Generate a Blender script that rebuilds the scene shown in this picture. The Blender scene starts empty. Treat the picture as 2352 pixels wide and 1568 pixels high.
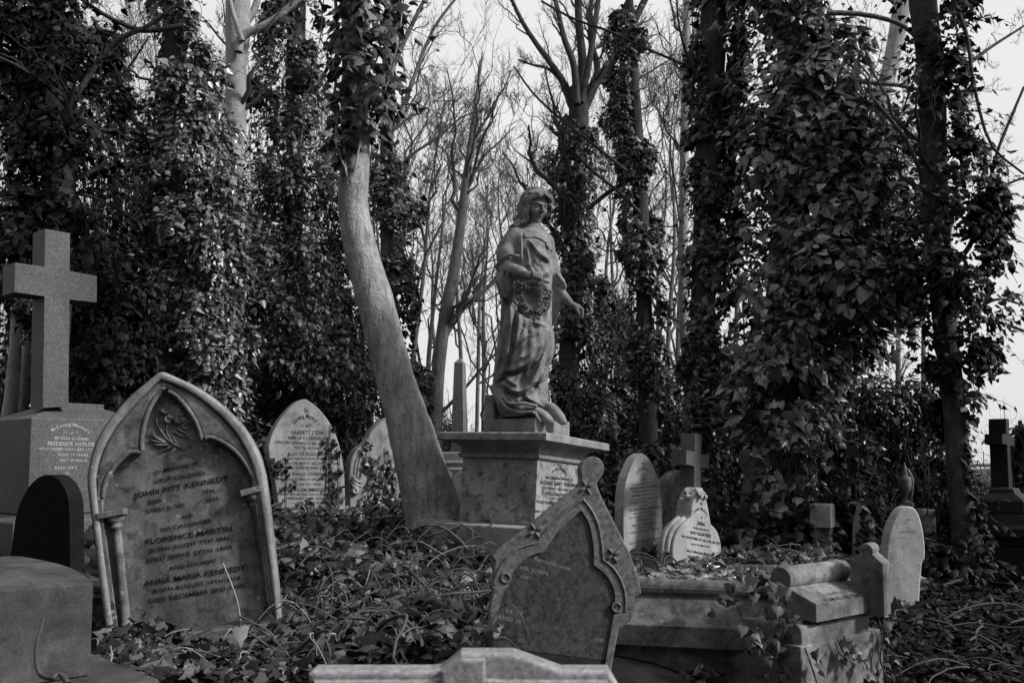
import bpy, math, random
import numpy as np
from mathutils import Matrix, Vector
rng = np.random.default_rng(7)
random.seed(7)
scene = bpy.context.scene
COL = scene.collection
# ---------------------------------------------------------------- camera model (photo pixels, 4096 wide)
F, CX, PY, PITCH = 3640.0, 2048.0, 1568.0, math.radians(4.5)
EZ = 1.0
def ray(px, py):
    a = (px - CX) / F; b = -(py - PY) / F
    return np.array([a, math.cos(PITCH) - b*math.sin(PITCH), math.sin(PITCH) + b*math.cos(PITCH)])
def P(px, py, Y):
    d = ray(px, py)
    return d * (Y / d[1]) + np.array([0, 0, EZ])
def TR(ox, oy, s):
    return lambda pts: [(ox + x/s, oy + y/s) for x, y in pts]
DK = 4096/2352.0
def PD(x, y, Y): return P(x*DK, y*DK, Y)
class Plane:
    """a vertical (or leaning) plane a stone face lies in: local a along u, b along v, n towards the viewer"""
    def __init__(s, px, py, Y, phi=0, tilt=0, axes=None, O=None):
        s.O = P(px, py, Y) if O is None else np.array(O, float)
        if axes is None:
            p = math.radians(phi); t = math.radians(tilt)
            u = np.array([math.cos(p), math.sin(p), 0]); n = np.array([math.sin(p), -math.cos(p), 0]); v = np.array([0, 0, 1.0])
            s.u, s.v, s.n = u, v*math.cos(t) - n*math.sin(t), n*math.cos(t) + v*math.sin(t)
        else:
            s.u, s.v, s.n = [np.array(a, float)/np.linalg.norm(a) for a in axes]
        s.E = np.array([0, 0, EZ])
    def loc(s, pts, off=0.0):
        out = []
        O = s.O + s.n*off
        for px, py in pts:
            d = ray(px, py)
            t = np.dot(O - s.E, s.n)/np.dot(d, s.n)
            q = s.E + d*t - s.O
            out.append((float(np.dot(q, s.u)), float(np.dot(q, s.v))))
        return out
    def matrix(s):
        M = np.eye(4); M[:3, 0], M[:3, 1], M[:3, 2], M[:3, 3] = s.u, s.v, s.n, s.O
        return Matrix(M.tolist())
    def world(s, a, b, n=0): return s.O + s.u*a + s.v*b + s.n*n
# ---------------------------------------------------------------- mesh helpers
def mesh_np(name, V, faces, smooth=True):
    V = np.asarray(V, np.float32).reshape(-1, 3)
    faces = [np.asarray(f, np.int32) for f in faces if len(f)]
    me = bpy.data.meshes.new(name)
    me.vertices.add(len(V)); me.vertices.foreach_set('co', V.ravel())
    loops = np.concatenate([f.ravel() for f in faces])
    tot = np.concatenate([np.full(len(f), f.shape[1], np.int32) for f in faces])
    start = np.concatenate([[0], np.cumsum(tot)[:-1]]).astype(np.int32)
    me.loops.add(len(loops)); me.loops.foreach_set('vertex_index', loops)
    me.polygons.add(len(tot)); me.polygons.foreach_set('loop_start', start)
    me.polygons.foreach_set('use_smooth', np.full(len(tot), smooth, bool))
    me.update(calc_edges=True)
    return me
def link(name, me, mat=None, parent=None, matrix=None):
    o = bpy.data.objects.new(name, me); COL.objects.link(o)
    if mat is not None and me is not None:
        me.materials.clear(); me.materials.append(mat)
    if parent is not None: o.parent = parent
    if matrix is not None: o.matrix_local = matrix
    return o
def link2(name, groups, parent, off):
    V, fs, mi = [], [], []; o = 0
    for k, (v, f, m) in enumerate(groups):
        for q in f:
            if len(q): fs.append(np.asarray(q)+o); mi.append(np.full(len(q), k))
        V.append(np.asarray(v).reshape(-1, 3)-off); o += len(V[-1])
    me = mesh_np(name, np.concatenate(V), fs); ob = link(name, me, None, parent)
    for _, _, m in groups: me.materials.append(m)
    me.polygons.foreach_set('material_index', np.concatenate(mi).astype(np.int32)); return ob
def tag(o, label=None, cat=None, group=None, kind=None):
    if label: o['label'] = label
    if cat: o['category'] = cat
    if group: o['group'] = group
    if kind: o['kind'] = kind
    return o
def thing(name, label, cat, matrix=None, loc=None, group=None):
    o = bpy.data.objects.new(name, None); COL.objects.link(o); o.empty_display_size = .1
    if matrix is not None: o.matrix_world = matrix
    if loc is not None: o.location = tuple(loc)
    return tag(o, label, cat, group)
def rel(parent):
    """matrix that puts world-space mesh data under a placed parent"""
    bpy.context.view_layer.update()
    return parent.matrix_world.inverted()
def bevel(o, w=.004, seg=2, ang=35):
    m = o.modifiers.new('bevel', 'BEVEL'); m.width = w; m.segments = seg; m.limit_method = 'ANGLE'; m.angle_limit = math.radians(ang)
    return o
def catmull(pts, n):
    p = np.asarray(pts, float); p = np.vstack([2*p[0]-p[1], p, 2*p[-1]-p[-2]])
    m = len(p) - 3; t = np.linspace(0, m - 1e-6, n); i = t.astype(int); f = (t - i)[:, None]
    a, b, c, d = p[i], p[i+1], p[i+2], p[i+3]
    return .5*((2*b) + (c-a)*f + (2*a-5*b+4*c-d)*f*f + (3*b-a-3*c+d)*f**3)
def resample(pts, n):
    p = np.asarray(pts, float); s = np.concatenate([[0], np.cumsum(np.linalg.norm(np.diff(p, axis=0), axis=1))])
    t = np.linspace(0, s[-1], n)
    return np.stack([np.interp(t, s, p[:, k]) for k in range(p.shape[1])], 1)
def slab(name, outlines, thick, bev=.004, seg=2, z0=0.0, res=None):
    """filled flat shape (outer outline + holes) with rounded edges; front face at local z=z0"""
    cu = bpy.data.curves.new(name, 'CURVE'); cu.dimensions = '2D'; cu.fill_mode = 'BOTH'
    cu.extrude = max(thick/2 - bev, .0005); cu.bevel_depth = bev; cu.bevel_resolution = seg; cu.offset = -bev
    for o in outlines:
        sp = cu.splines.new('POLY'); sp.points.add(len(o)-1); sp.use_cyclic_u = True
        for k, (a, b) in enumerate(o): sp.points[k].co = (a, b, 0, 1)
    ob = bpy.data.objects.new(name, cu)
    me = bpy.data.meshes.new_from_object(ob)
    bpy.data.objects.remove(ob); bpy.data.curves.remove(cu)
    co = np.empty(len(me.vertices)*3, np.float32); me.vertices.foreach_get('co', co)
    co = co.reshape(-1, 3); co[:, 2] += z0 - thick/2
    me.vertices.foreach_set('co', co.ravel())
    me.polygons.foreach_set('use_smooth', np.zeros(len(me.polygons), bool)); me.update()
    return me
def tubes(PT, RD, m=5, twist=None):
    """PT (N,K,3), RD (N,K) -> verts, quads"""
    N, K = PT.shape[:2]
    T = np.gradient(PT, axis=1); T /= (np.linalg.norm(T, axis=2, keepdims=True) + 1e-9)
    ref = np.tile(np.array([.31, .17, .93]), (N, 1)); 
    par = np.abs((ref*T[:, 0]).sum(1)) > .9; ref[par] = [1, .1, 0]
    U = np.cross(T, ref[:, None, :]); U /= (np.linalg.norm(U, axis=2, keepdims=True) + 1e-9)
    W = np.cross(T, U)
    a = np.arange(m)*2*np.pi/m
    V = PT[:, :, None, :] + RD[:, :, None, None]*(np.cos(a)[None, None, :, None]*U[:, :, None, :] + np.sin(a)[None, None, :, None]*W[:, :, None, :])
    idx = np.arange(N*K*m).reshape(N, K, m)
    q = np.stack([idx[:, :-1, :], np.roll(idx, -1, 2)[:, :-1, :], np.roll(idx, -1, 2)[:, 1:, :], idx[:, 1:, :]], -1).reshape(-1, 4)
    return V.reshape(-1, 3), q
def merge(parts):
    """list of (V, [faces]) -> one (V, faces)"""
    Vs, by = [], {}; off = 0
    for V, fs in parts:
        V = np.asarray(V).reshape(-1, 3)
        for f in fs:
            f = np.asarray(f)
            if len(f): by.setdefault(f.shape[1], []).append(f + off)
        Vs.append(V); off += len(V)
    return np.concatenate(Vs), [np.concatenate(v) for v in by.values()]
def mesh_arrays(me):
    co = np.empty(len(me.vertices)*3, np.float32); me.vertices.foreach_get('co', co)
    fs = {}
    for p in me.polygons: fs.setdefault(len(p.vertices), []).append(list(p.vertices))
    return co.reshape(-1, 3), [np.array(v) for v in fs.values()]
# ---------------------------------------------------------------- noise
def _h(i, j, k, s):
    with np.errstate(over='ignore'):
        n = (i.astype(np.uint32)*np.uint32(73856093)) ^ (j.astype(np.uint32)*np.uint32(19349663)) ^ (k.astype(np.uint32)*np.uint32(83492791)) ^ np.uint32(s*2654435 + 97)
        n = (n ^ (n >> np.uint32(13)))*np.uint32(1274126177); n ^= n >> np.uint32(16)
    return (n & np.uint32(0xffff)).astype(np.float32)/65535.0
def vnoise(p, s=0):
    p = np.asarray(p, np.float32); i = np.floor(p); f = p - i; i = i.astype(np.int64); f = f*f*(3-2*f)
    x, y, z = i[..., 0], i[..., 1], i[..., 2]; r = 0
    for dx in (0, 1):
        for dy in (0, 1):
            for dz in (0, 1):
                w = (f[..., 0] if dx else 1-f[..., 0])*(f[..., 1] if dy else 1-f[..., 1])*(f[..., 2] if dz else 1-f[..., 2])
                r = r + w*_h(x+dx, y+dy, z+dz, s)
    return r
# ---------------------------------------------------------------- lettering
_capH = None
def text_raw(s, bold=0.0, shear=0.0, track=1.0):
    cu = bpy.data.curves.new('t', 'FONT'); cu.body = s; cu.size = 1; cu.offset = bold; cu.shear = shear; cu.space_character = track
    cu.resolution_u = 2; cu.extrude = 0
    ob = bpy.data.objects.new('t', cu); me = bpy.data.meshes.new_from_object(ob)
    V, fs = mesh_arrays(me)
    bpy.data.objects.remove(ob); bpy.data.curves.remove(cu); bpy.data.meshes.remove(me)
    return V, fs
def text_line(pl, s, p0, p1, h, z=.0015, bold=.012, shear=0, track=1.05):
    """a line of letters from baseline pixel p0 to p1, cap height h px"""
    global _capH
    if _capH is None: _capH = text_raw('H')[0][:, 1].max()
    V, fs = text_raw(s, bold, shear, track)
    if len(V) == 0: return None
    (a0, b0), (a1, b1) = pl.loc([p0, p1]); (_, bb0), (_, bb1) = pl.loc([p0, (p0[0], p0[1]-h)])
    hh = bb1 - bb0
    x = (V[:, 0]-V[:, 0].min())/(V[:, 0].max()-V[:, 0].min()); y = V[:, 1]/_capH*hh
    d = np.array([a1-a0, b1-b0]); L = np.hypot(*d); n = np.array([-d[1], d[0]])/L
    out = np.zeros((len(V), 3)); out[:, 0] = a0 + x*d[0] + y*n[0]; out[:, 1] = b0 + x*d[1] + y*n[1]; out[:, 2] = z
    return out, fs
def text_arc(pl, s, p0, pm, p1, h, z=.0015, bold=.012):
    q0, qm, q1 = [np.array(v) for v in pl.loc([p0, pm, p1])]
    c = 2*qm - .5*(q0+q1); parts = []
    hh = abs(pl.loc([p0])[0][1]-pl.loc([(p0[0], p0[1]-h)])[0][1])
    ws = np.array([{'i': .45, 'l': .45, 'I': .5, ' ': .55, 'M': 1.5, 'm': 1.5, 'w': 1.3, 'W': 1.5}.get(ch, .95) for ch in s]); cs = np.cumsum(ws) - ws/2; cs /= ws.sum()
    arcL = np.linalg.norm(q1-q0)*1.12
    for ch, t, w in zip(s, cs, ws/ws.sum()):
        if ch == ' ': continue
        V, fs = text_raw(ch, bold)
        pt = (1-t)**2*q0 + 2*t*(1-t)*c + t*t*q1; tg = 2*(1-t)*(c-q0)+2*t*(q1-c); tg /= np.linalg.norm(tg); n = np.array([-tg[1], tg[0]])
        xw = V[:, 0].max()-V[:, 0].min(); x = (V[:, 0]-V[:, 0].min()-xw/2)/xw*w*arcL*.86; y = V[:, 1]/.69*hh
        o = np.zeros((len(V), 3)); o[:, 0] = pt[0]+x*tg[0]+y*n[0]; o[:, 1] = pt[1]+x*tg[1]+y*n[1]; o[:, 2] = z
        parts.append((o, fs))
    return merge(parts)
def inscription(pl, root, tr, lines, mat, z=.0015, name='inscription', bold=.012):
    parts = []
    for l in lines:
        if l[0] == 'arc':
            _, s, a, m, b, h = l; a, m, b = tr([a, m, b]); parts.append(text_arc(pl, s, a, m, b, h*tr.k, z, bold))
        else:
            s, a, b, h = l[:4]; sh = l[4] if len(l) > 4 else 0
            a, b = tr([a, b]); r = text_line(pl, s, a, b, h*tr.k, z, bold, sh)
            if r: parts.append(r)
    V, fs = merge(parts)
    return link(name, mesh_np(name, V, fs, False), mat, root)
class TRc:
    def __init__(s, ox, oy, sc): s.o = (ox, oy, sc); s.k = 1/sc
    def __call__(s, pts): return [(s.o[0]+x/s.o[2], s.o[1]+y/s.o[2]) for x, y in pts]
# ---------------------------------------------------------------- moulded rectangular stacks
def stack(O, u, r, w, L, R, rings, name='stack'):
    """rings (offset, height): a moulded block whose near corner is O; u runs left along one face, r right along the other"""
    V = []
    for o, h in rings:
        for a, b in ((-o, -o), (L+o, -o), (L+o, R+o), (-o, R+o)):
            V.append(O + u*a + r*b + w*h)
    n = len(rings); q = []
    for i in range(n-1):
        for k in range(4):
            j = (k+1) % 4; q.append((4*i+k, 4*i+4+k, 4*i+4+j, 4*i+j))
    q.append((0, 1, 2, 3)); q.append((4*n-1, 4*n-2, 4*n-3, 4*n-4))
    return np.array(V), [np.array(q)]
def box_arr(O, u, v, w, a, b, c):
    V = [O+u*i*a+v*j*b+w*k*c for k in (0, 1) for j in (0, 1) for i in (0, 1)]
    q = [(0, 2, 3, 1), (4, 5, 7, 6), (0, 1, 5, 4), (2, 6, 7, 3), (0, 4, 6, 2), (1, 3, 7, 5)]
    return np.array(V), [np.array(q)]
def prism(prof, O, ex, ez, ey, L):
    """profile (x,z) polygon in plane ex/ez extruded L along ey"""
    n = len(prof); V = [O+ex*x+ez*z for x, z in prof] + [O+ex*x+ez*z+ey*L for x, z in prof]
    q = [(i, (i+1) % n, n+(i+1) % n, n+i) for i in range(n)]
    return np.array(V), [np.array(q), np.array([list(range(n))[::-1]]), np.array([list(range(n, 2*n))])]
def lathe(prof, c, seg=24):
    a = np.arange(seg)*2*np.pi/seg; V = []
    for r, z in prof: V += [(c[0]+r*math.cos(t), c[1]+r*math.sin(t), c[2]+z) for t in a]
    n = len(prof); q = [(i*seg+k, i*seg+(k+1) % seg, (i+1)*seg+(k+1) % seg, (i+1)*seg+k) for i in range(n-1) for k in range(seg)]
    return np.array(V), [np.array(q)]
# ---------------------------------------------------------------- materials (neutral greys: the place is seen in monochrome)
class NT:
    def __init__(s, name):
        s.m = bpy.data.materials.new(name); s.m.use_nodes = True; s.t = s.m.node_tree
        s.b = s.t.nodes['Principled BSDF']; s.out = s.t.nodes['Material Output']
        s.co = s.n('ShaderNodeTexCoord').outputs['Object']
    def n(s, ty, **kw):
        x = s.t.nodes.new(ty)
        for k, v in kw.items(): setattr(x, k, v)
        return x
    def l(s, a, b): s.t.links.new(a, b)
    def noise(s, scale, detail=4, rough=.55, stretch=None, dist=0):
        t = s.n('ShaderNodeTexNoise'); t.inputs['Scale'].default_value = scale; t.inputs['Detail'].default_value = detail
        t.inputs['Roughness'].default_value = rough; t.inputs['Distortion'].default_value = dist
        c = s.co
        if stretch:
            mp = s.n('ShaderNodeMapping'); mp.inputs['Scale'].default_value = stretch; s.l(c, mp.inputs['Vector']); c = mp.outputs[0]
        s.l(c, t.inputs['Vector']); return t.outputs['Fac']
    def ramp(s, fac, stops):
        r = s.n('ShaderNodeValToRGB'); e = r.color_ramp.elements
        while len(e) < len(stops): e.new(.5)
        for k, (p, v) in enumerate(stops): e[k].position = p; e[k].color = (v, v, v*1.01, 1)
        s.l(fac, r.inputs[0]); return r.outputs[0]
    def mix(s, fac, a, b, mode='MIX'):
        x = s.n('ShaderNodeMix', data_type='RGBA', blend_type=mode)
        if isinstance(fac, float): x.inputs[0].default_value = fac
        else: s.l(fac, x.inputs[0])
        for i, v in ((6, a), (7, b)):
            if isinstance(v, float): x.inputs[i].default_value = (v, v, v*1.01, 1)
            else: s.l(v, x.inputs[i])
        return x.outputs[2]
    def bump(s, h, strength=.3, dist=.01):
        b = s.n('ShaderNodeBump'); b.inputs['Strength'].default_value = strength; b.inputs['Distance'].default_value = dist
        s.l(h, b.inputs['Height']); s.l(b.outputs[0], s.b.inputs['Normal'])
    def fin(s, col, rough=.8, spec=.3):
        if isinstance(col, float): s.b.inputs['Base Color'].default_value = (col, col, col*1.01, 1)
        else: s.l(col, s.b.inputs['Base Color'])
        s.b.inputs['Roughness'].default_value = rough; s.b.inputs['Specular IOR Level'].default_value = spec
        return s.m
def stone(name, lo, mid, hi, scale=5, streak=.5, stain=.5, rough=.85, bump=.35, lichen=.3, grain=140):
    m = NT(name)
    base = m.ramp(m.noise(scale, 6, .62), [(.3, lo), (.52, mid), (.72, hi)])
    g = m.ramp(m.noise(grain, 2, .6), [(.3, .55), (.7, 1.25)])
    col = m.mix(.55, base, g, 'MULTIPLY')
    st = m.ramp(m.noise(9, 5, .65, (1, .12, 1)), [(.42, 1.0), (.66, .35)])
    col = m.mix(float(streak), col, st, 'MULTIPLY')
    blot = m.ramp(m.noise(scale*2.3, 7, .7, dist=.6), [(.5, 1.0), (.62, .3)])
    col = m.mix(float(stain), col, blot, 'MULTIPLY')
    v = m.n('ShaderNodeTexVoronoi'); v.inputs['Scale'].default_value = 26; m.l(m.co, v.inputs['Vector'])
    lm = m.ramp(v.outputs['Distance'], [(.16, 1.0), (.3, .0)]); lm2 = m.ramp(m.noise(3.1, 3), [(.5, 0.0), (.62, 1.0)])
    f = m.mix(1.0, lm, lm2, 'MULTIPLY'); f = m.mix(1.0, f, float(lichen), 'MULTIPLY')
    col = m.mix(f, col, float(hi*1.35))
    h = m.mix(.5, m.noise(60, 5, .7), m.noise(11, 4, .6))
    m.bump(h, bump, .012)
    return m.fin(col, rough, .12)
def granite(name, base, spread, scale=95, rough=.35, spec=.5, bump=.08, dark=.5):
    m = NT(name)
    v = m.n('ShaderNodeTexVoronoi'); v.inputs['Scale'].default_value = scale; m.l(m.co, v.inputs['Vector'])
    bw = m.n('ShaderNodeRGBToBW'); m.l(v.outputs['Color'], bw.inputs[0])
    c = m.ramp(bw.outputs[0], [(.2, base*(1-spread)), (.5, base), (.85, base*(1+spread))])
    n = m.ramp(m.noise(scale*.7, 4, .75), [(.38, dark), (.5, 1.0), (.7, 1.25)])
    c = m.mix(.9, c, n, 'MULTIPLY')
    d = m.ramp(m.noise(2.5, 5, .6), [(.35, .7), (.65, 1.1)])
    c = m.mix(.8, c, d, 'MULTIPLY')
    m.bump(m.noise(40, 4), bump, .006)
    return m.fin(c, rough, spec)
def bark(name, lo, hi, scale=6, ridges=.4, ring=.3, rough=.8):
    m = NT(name)
    c = m.ramp(m.noise(scale, 7, .65), [(.3, lo), (.7, hi)])
    r = m.noise(30, 5, .7, (1, 1, .22), .4); rr = m.ramp(r, [(.36, .3), (.56, 1.0)])
    c = m.mix(ridges, c, rr, 'MULTIPLY')
    k = m.noise(9, 5, .7, (1, 1, 5), .5); kr = m.ramp(k, [(.58, 1.0), (.66, .45)])
    c = m.mix(ring, c, kr, 'MULTIPLY')
    h = m.mix(.5, r, m.noise(55, 4, .6)); m.bump(h, .8, .03)
    return m.fin(c, rough, .12)
def leafmat(name, lo, hi, rough=.4, spec=.2, trans=.1):
    m = NT(name)
    g = m.n('ShaderNodeNewGeometry')
    c = m.ramp(g.outputs['Random Per Island'], [(0, lo), (.55, (lo*2+hi)/3), (.85, hi*.8), (1, hi*1.3)])
    n = m.ramp(m.noise(35, 2), [(.3, .7), (.7, 1.2)])
    c = m.mix(.6, c, n, 'MULTIPLY')
    m.fin(c, rough, spec)
    t = m.n('ShaderNodeBsdfTranslucent'); m.l(c, t.inputs[0])
    x = m.n('ShaderNodeMixShader'); x.inputs[0].default_value = trans
    m.l(m.b.outputs[0], x.inputs[1]); m.l(t.outputs[0], x.inputs[2]); m.l(x.outputs[0], m.out.inputs[0])
    return m.m
def plain(name, v, rough=.8, spec=.3, var=.3, scale=20):
    m = NT(name); c = m.ramp(m.noise(scale, 4, .6), [(.3, v*(1-var)), (.7, v*(1+var))])
    return m.fin(c, rough, spec)
M = dict(
    angel=stone('weathered_statue_stone', .13, .23, .31, 7, .45, .45, lichen=.3, bump=.5), garland=stone('shaded_garland_stone', .06, .14, .22, 9, .3, .7, lichen=.1),  # garland: its deep shade is put into a darker stone tone
    marble=stone('stained_marble', .16, .28, .37, 7, .3, 1.0, lichen=.1),
    plinth=stone('plinth_stone', .17, .26, .33, 5, .3, .5, lichen=.2),
    sand=stone('dark_sandstone', .09, .18, .29, 7, .6, .7, lichen=.8),
    sandlight=stone('pale_sandstone', .16, .29, .38, 6, .4, .35, lichen=.35),
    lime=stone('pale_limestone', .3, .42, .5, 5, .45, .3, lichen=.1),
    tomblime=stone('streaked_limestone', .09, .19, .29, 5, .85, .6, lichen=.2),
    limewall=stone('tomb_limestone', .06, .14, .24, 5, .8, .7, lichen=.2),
    coped=stone('shaded_coped_stone', .035, .07, .12, 4, .45, .5, lichen=.0, bump=.2),  # shade of the left foreground corner put into the stone colour
    cross=granite('grey_granite', .095, .45, 190, .6, .2, dark=.55),  # left-edge darkening put into the granite colour
    crossshade=granite('shaded_granite', .018, .35, 120, .5, .12),  # dark of the shaded right edge painted into this granite
    fallen=granite('speckled_granite', .115, .25, 70, .5, .35, dark=.45),
    fallenpanel=granite('polished_panel', .05, .3, 60, .42, .3, dark=.4),
    topstone=granite('pale_granite', .30, .2, 120, .3, .4, dark=.75),
    slate=plain('black_slate', .010, .6, .06),
    obel=granite('obelisk_granite', .26, .2, 60, .6, .3, dark=.7),
    leadletter=plain('lead_letters', .012, .8, .05), paintletter=plain('dark_paint_letters', .05, .8, .2),
    paleletter=plain('pale_letters', .5, .7, .2), faintletter=plain('worn_letters', .2, .9, .2), dullletter=plain('dull_letters', .36, .9, .2),
    beech=bark('smooth_beech_bark', .24, .4, 5, .25, .35),
    beechbase=bark('leaning_beech_bark', .2, .42, 5, .7, .45),
    darkbark=bark('dark_bark', .035, .08, 6, .6, .1),
    midbark=bark('grey_bark', .1, .2, 6, .5, .2),
    twig=plain('twig_bark', .065, .8, .2), twigdark=plain('shaded_twig_bark', .035, .8, .2), twigpale=plain('pale_dry_stem', .24, .7, .3),  # twigdark: twig colour with shade put in
    ivy=leafmat('ivy_leaf', .012, .15, .35, .3), ivydark=leafmat('shaded_ivy_leaf', .007, .034, .45, .08, .06), ivylit=leafmat('lit_glossy_ivy_leaf', .018, .24, .3, .45),  # ivydark and ivylit: same leaf, shade and sunlight put into its colour
    ivyground=leafmat('ground_ivy_leaf', .008, .12, .4, .2), pale=plain('pale_leaf', .2, .5, .3),
    soil=plain('dark_soil', .015, .95, .1, .5, 8), roof=plain('slate_roof', .12, .7, .3), wall=plain('house_wall', .2, .8, .2),
)
# ---------------------------------------------------------------- leaves
def tmpl_ivy():
    o = np.array([(0, 0), (.2, -.14), (.5, -.02), (.38, .22), (.36, .42), (.16, .6), (0, 1.0), (-.16, .6), (-.36, .42), (-.38, .22), (-.5, -.02), (-.2, -.14)])
    z = -.28*np.abs(o[:, 0]) - .1*(o[:, 1]-.3)**2
    V = np.column_stack([o[:, 0]*1.05, o[:, 1], z]); V = np.vstack([V, [0, .32, .03]])
    n = len(o); return V, [np.array([(n, k, (k+1) % n) for k in range(n)])]
def tmpl_heart():
    o = np.array([(0, 0), (.34, -.08), (.46, .2), (.3, .6), (0, 1.05), (-.3, .6), (-.46, .2), (-.34, -.08)])
    z = -.3*np.abs(o[:, 0]); V = np.column_stack([o, z])
    return V, [np.array([(0, 1, 2, 3), (0, 5, 6, 7)]), np.array([(0, 3, 4), (0, 4, 5)])]
def tmpl_kite():
    V = np.array([(0, 0, 0), (.38, .38, -.1), (0, 1, 0), (-.38, .38, -.1)]); return V, [np.array([(0, 1, 2), (0, 2, 3)])]
TM = dict(ivy=tmpl_ivy(), heart=tmpl_heart(), kite=tmpl_kite())
def unit(v): return v/(np.linalg.norm(v, axis=-1, keepdims=True)+1e-9)
def leaves(p, nrm, tip, size, kind='kite', roll=.4, r=rng):
    V0, F0 = TM[kind]; N = len(p)
    nrm = unit(nrm + r.normal(0, roll, (N, 3))); tip = tip + r.normal(0, roll, (N, 3))
    tip = unit(tip - nrm*(tip*nrm).sum(1, keepdims=True)); b = np.cross(tip, nrm)
    w = r.uniform(.75, 1.15, (N, 1, 1)); cz = r.uniform(.3, 1.8, (N, 1, 1)); s = np.asarray(size).reshape(-1, 1, 1)
    V = p[:, None] + s*(V0[None, :, :1]*w*b[:, None] + V0[None, :, 1:2]*tip[:, None] + V0[None, :, 2:]*cz*nrm[:, None])
    off = (np.arange(N)*len(V0))[:, None, None]
    return V.reshape(-1, 3), [(f[None] + off).reshape(-1, f.shape[1]) for f in F0]
def ivy_column(levels, Y, n, size, kind='kite', lump=.45, seed=0, depthk=1.0, fill=.35, thin=0.0, sprays=0, clumps=0, more=.9):
    """levels: (y, xl, xr) in picture px (2352 wide) -> leaf shell round an uneven lumpy volume at distance Y"""
    r = np.random.default_rng(seed)
    lv = sorted(levels); ys = np.array([l[0] for l in lv], float); xl = np.array([l[1] for l in lv], float); xr = np.array([l[2] for l in lv], float)
    W = (xr-xl); cdf = np.concatenate([[0], np.cumsum((W[1:]+W[:-1])/2*np.diff(ys))]); cdf /= cdf[-1]
    y = np.interp(r.random(n), cdf, ys)
    l = np.interp(y, ys, xl); rr = np.interp(y, ys, xr)
    k = DK/F*Y; hw = (rr-l)/2*k
    mid = np.array([PD(a, b, Y) for a, b in zip((l+rr)/2, y)])
    th = r.uniform(-np.pi, np.pi, n); th = np.where(r.random(n) < .5, -np.pi/2 + r.normal(0, .9, n), th)
    d = np.stack([np.cos(th), np.sin(th), np.zeros(n)], 1)
    q = mid*2.1 + d*1.1 + seed*3.7
    nz = vnoise(q*1.3, seed) *.6 + vnoise(q*3.3, seed+1)*.4
    rad = hw*(1 - lump + lump*2*nz)*(1 - fill*r.random(n)**2)
    hd = np.minimum(hw, .9)*depthk
    p = mid + np.stack([d[:, 0]*rad, d[:, 1]*rad*np.minimum(1, hd/np.maximum(hw, 1e-3)), r.normal(0, size*.5, n)], 1)
    if thin > 0:
        keep = vnoise(p*3.1, seed+5) > thin; p, d = p[keep], d[keep]
    nr = unit(d + np.array([0, 0, .55]) + np.array([.15, -.2, 0])); tip = d*.35 + np.array([0, 0, -1.0])
    sz = size*np.clip(np.exp(r.normal(-.12, .34, len(p))), .35, 1.7)
    parts = [leaves(p, nr, tip, sz, kind, .42, r)]
    if clumps:  # bulging sprays that break the outline
        i = r.integers(0, len(p), clumps); m = int(n*more/clumps); rc = np.clip(np.repeat((hw[:len(p)] if thin == 0 else np.interp(p[:, 2], np.sort(mid[:, 2]), hw[np.argsort(mid[:, 2])]))[i], m)*r.uniform(.22, .55, clumps*m), .10, .38)
        rc = np.repeat(r.uniform(.55, 1.3, clumps), m)*rc; dd = unit(r.normal(0, 1, (clumps*m, 3)) + np.repeat(d[i], m, 0)*.6 + np.array([0, -.25, .35]))
        pc = np.repeat(p[i], m, 0) + dd*(rc*(1-.45*r.random(clumps*m)**2))[:, None]*np.array([1, .8, 1.25])
        parts.append(leaves(pc, dd + np.array([0, -.1, .5]), dd*.4 + np.array([0, 0, -1.0]), size*np.clip(np.exp(r.normal(-.12, .34, clumps*m)), .35, 1.7), 'heart' if kind == 'ivy' else kind, .42, r))
    stems = None
    if sprays:
        i = r.integers(0, len(p), sprays); b = p[i]; L = r.uniform(2.5, 7, sprays)*size
        dd = unit(d[i] + r.normal(0, .5, (sprays, 3)) + np.array([0, 0, .1])); t = np.linspace(0, 1, 7)
        sp = b[:, None] + dd[:, None]*(L[:, None]*t)[..., None] + np.array([0, 0, -1])*((L[:, None]*t**2)*.45)[..., None]
        stems = tubes(sp, np.full((sprays, 7), size*.035), 3)
        ps = sp[:, 1:].reshape(-1, 3); dn = np.repeat(dd, 6, 0)
        parts.append(leaves(ps + r.normal(0, size*.25, ps.shape), dn*.6 + np.array([0, -.2, .7]), dn*.6 + np.array([0, 0, -.7]), size*r.uniform(.6, 1.15, len(ps)), kind, .45, r))
    return merge(parts), (stems and (stems[0], [stems[1]]))
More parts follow.
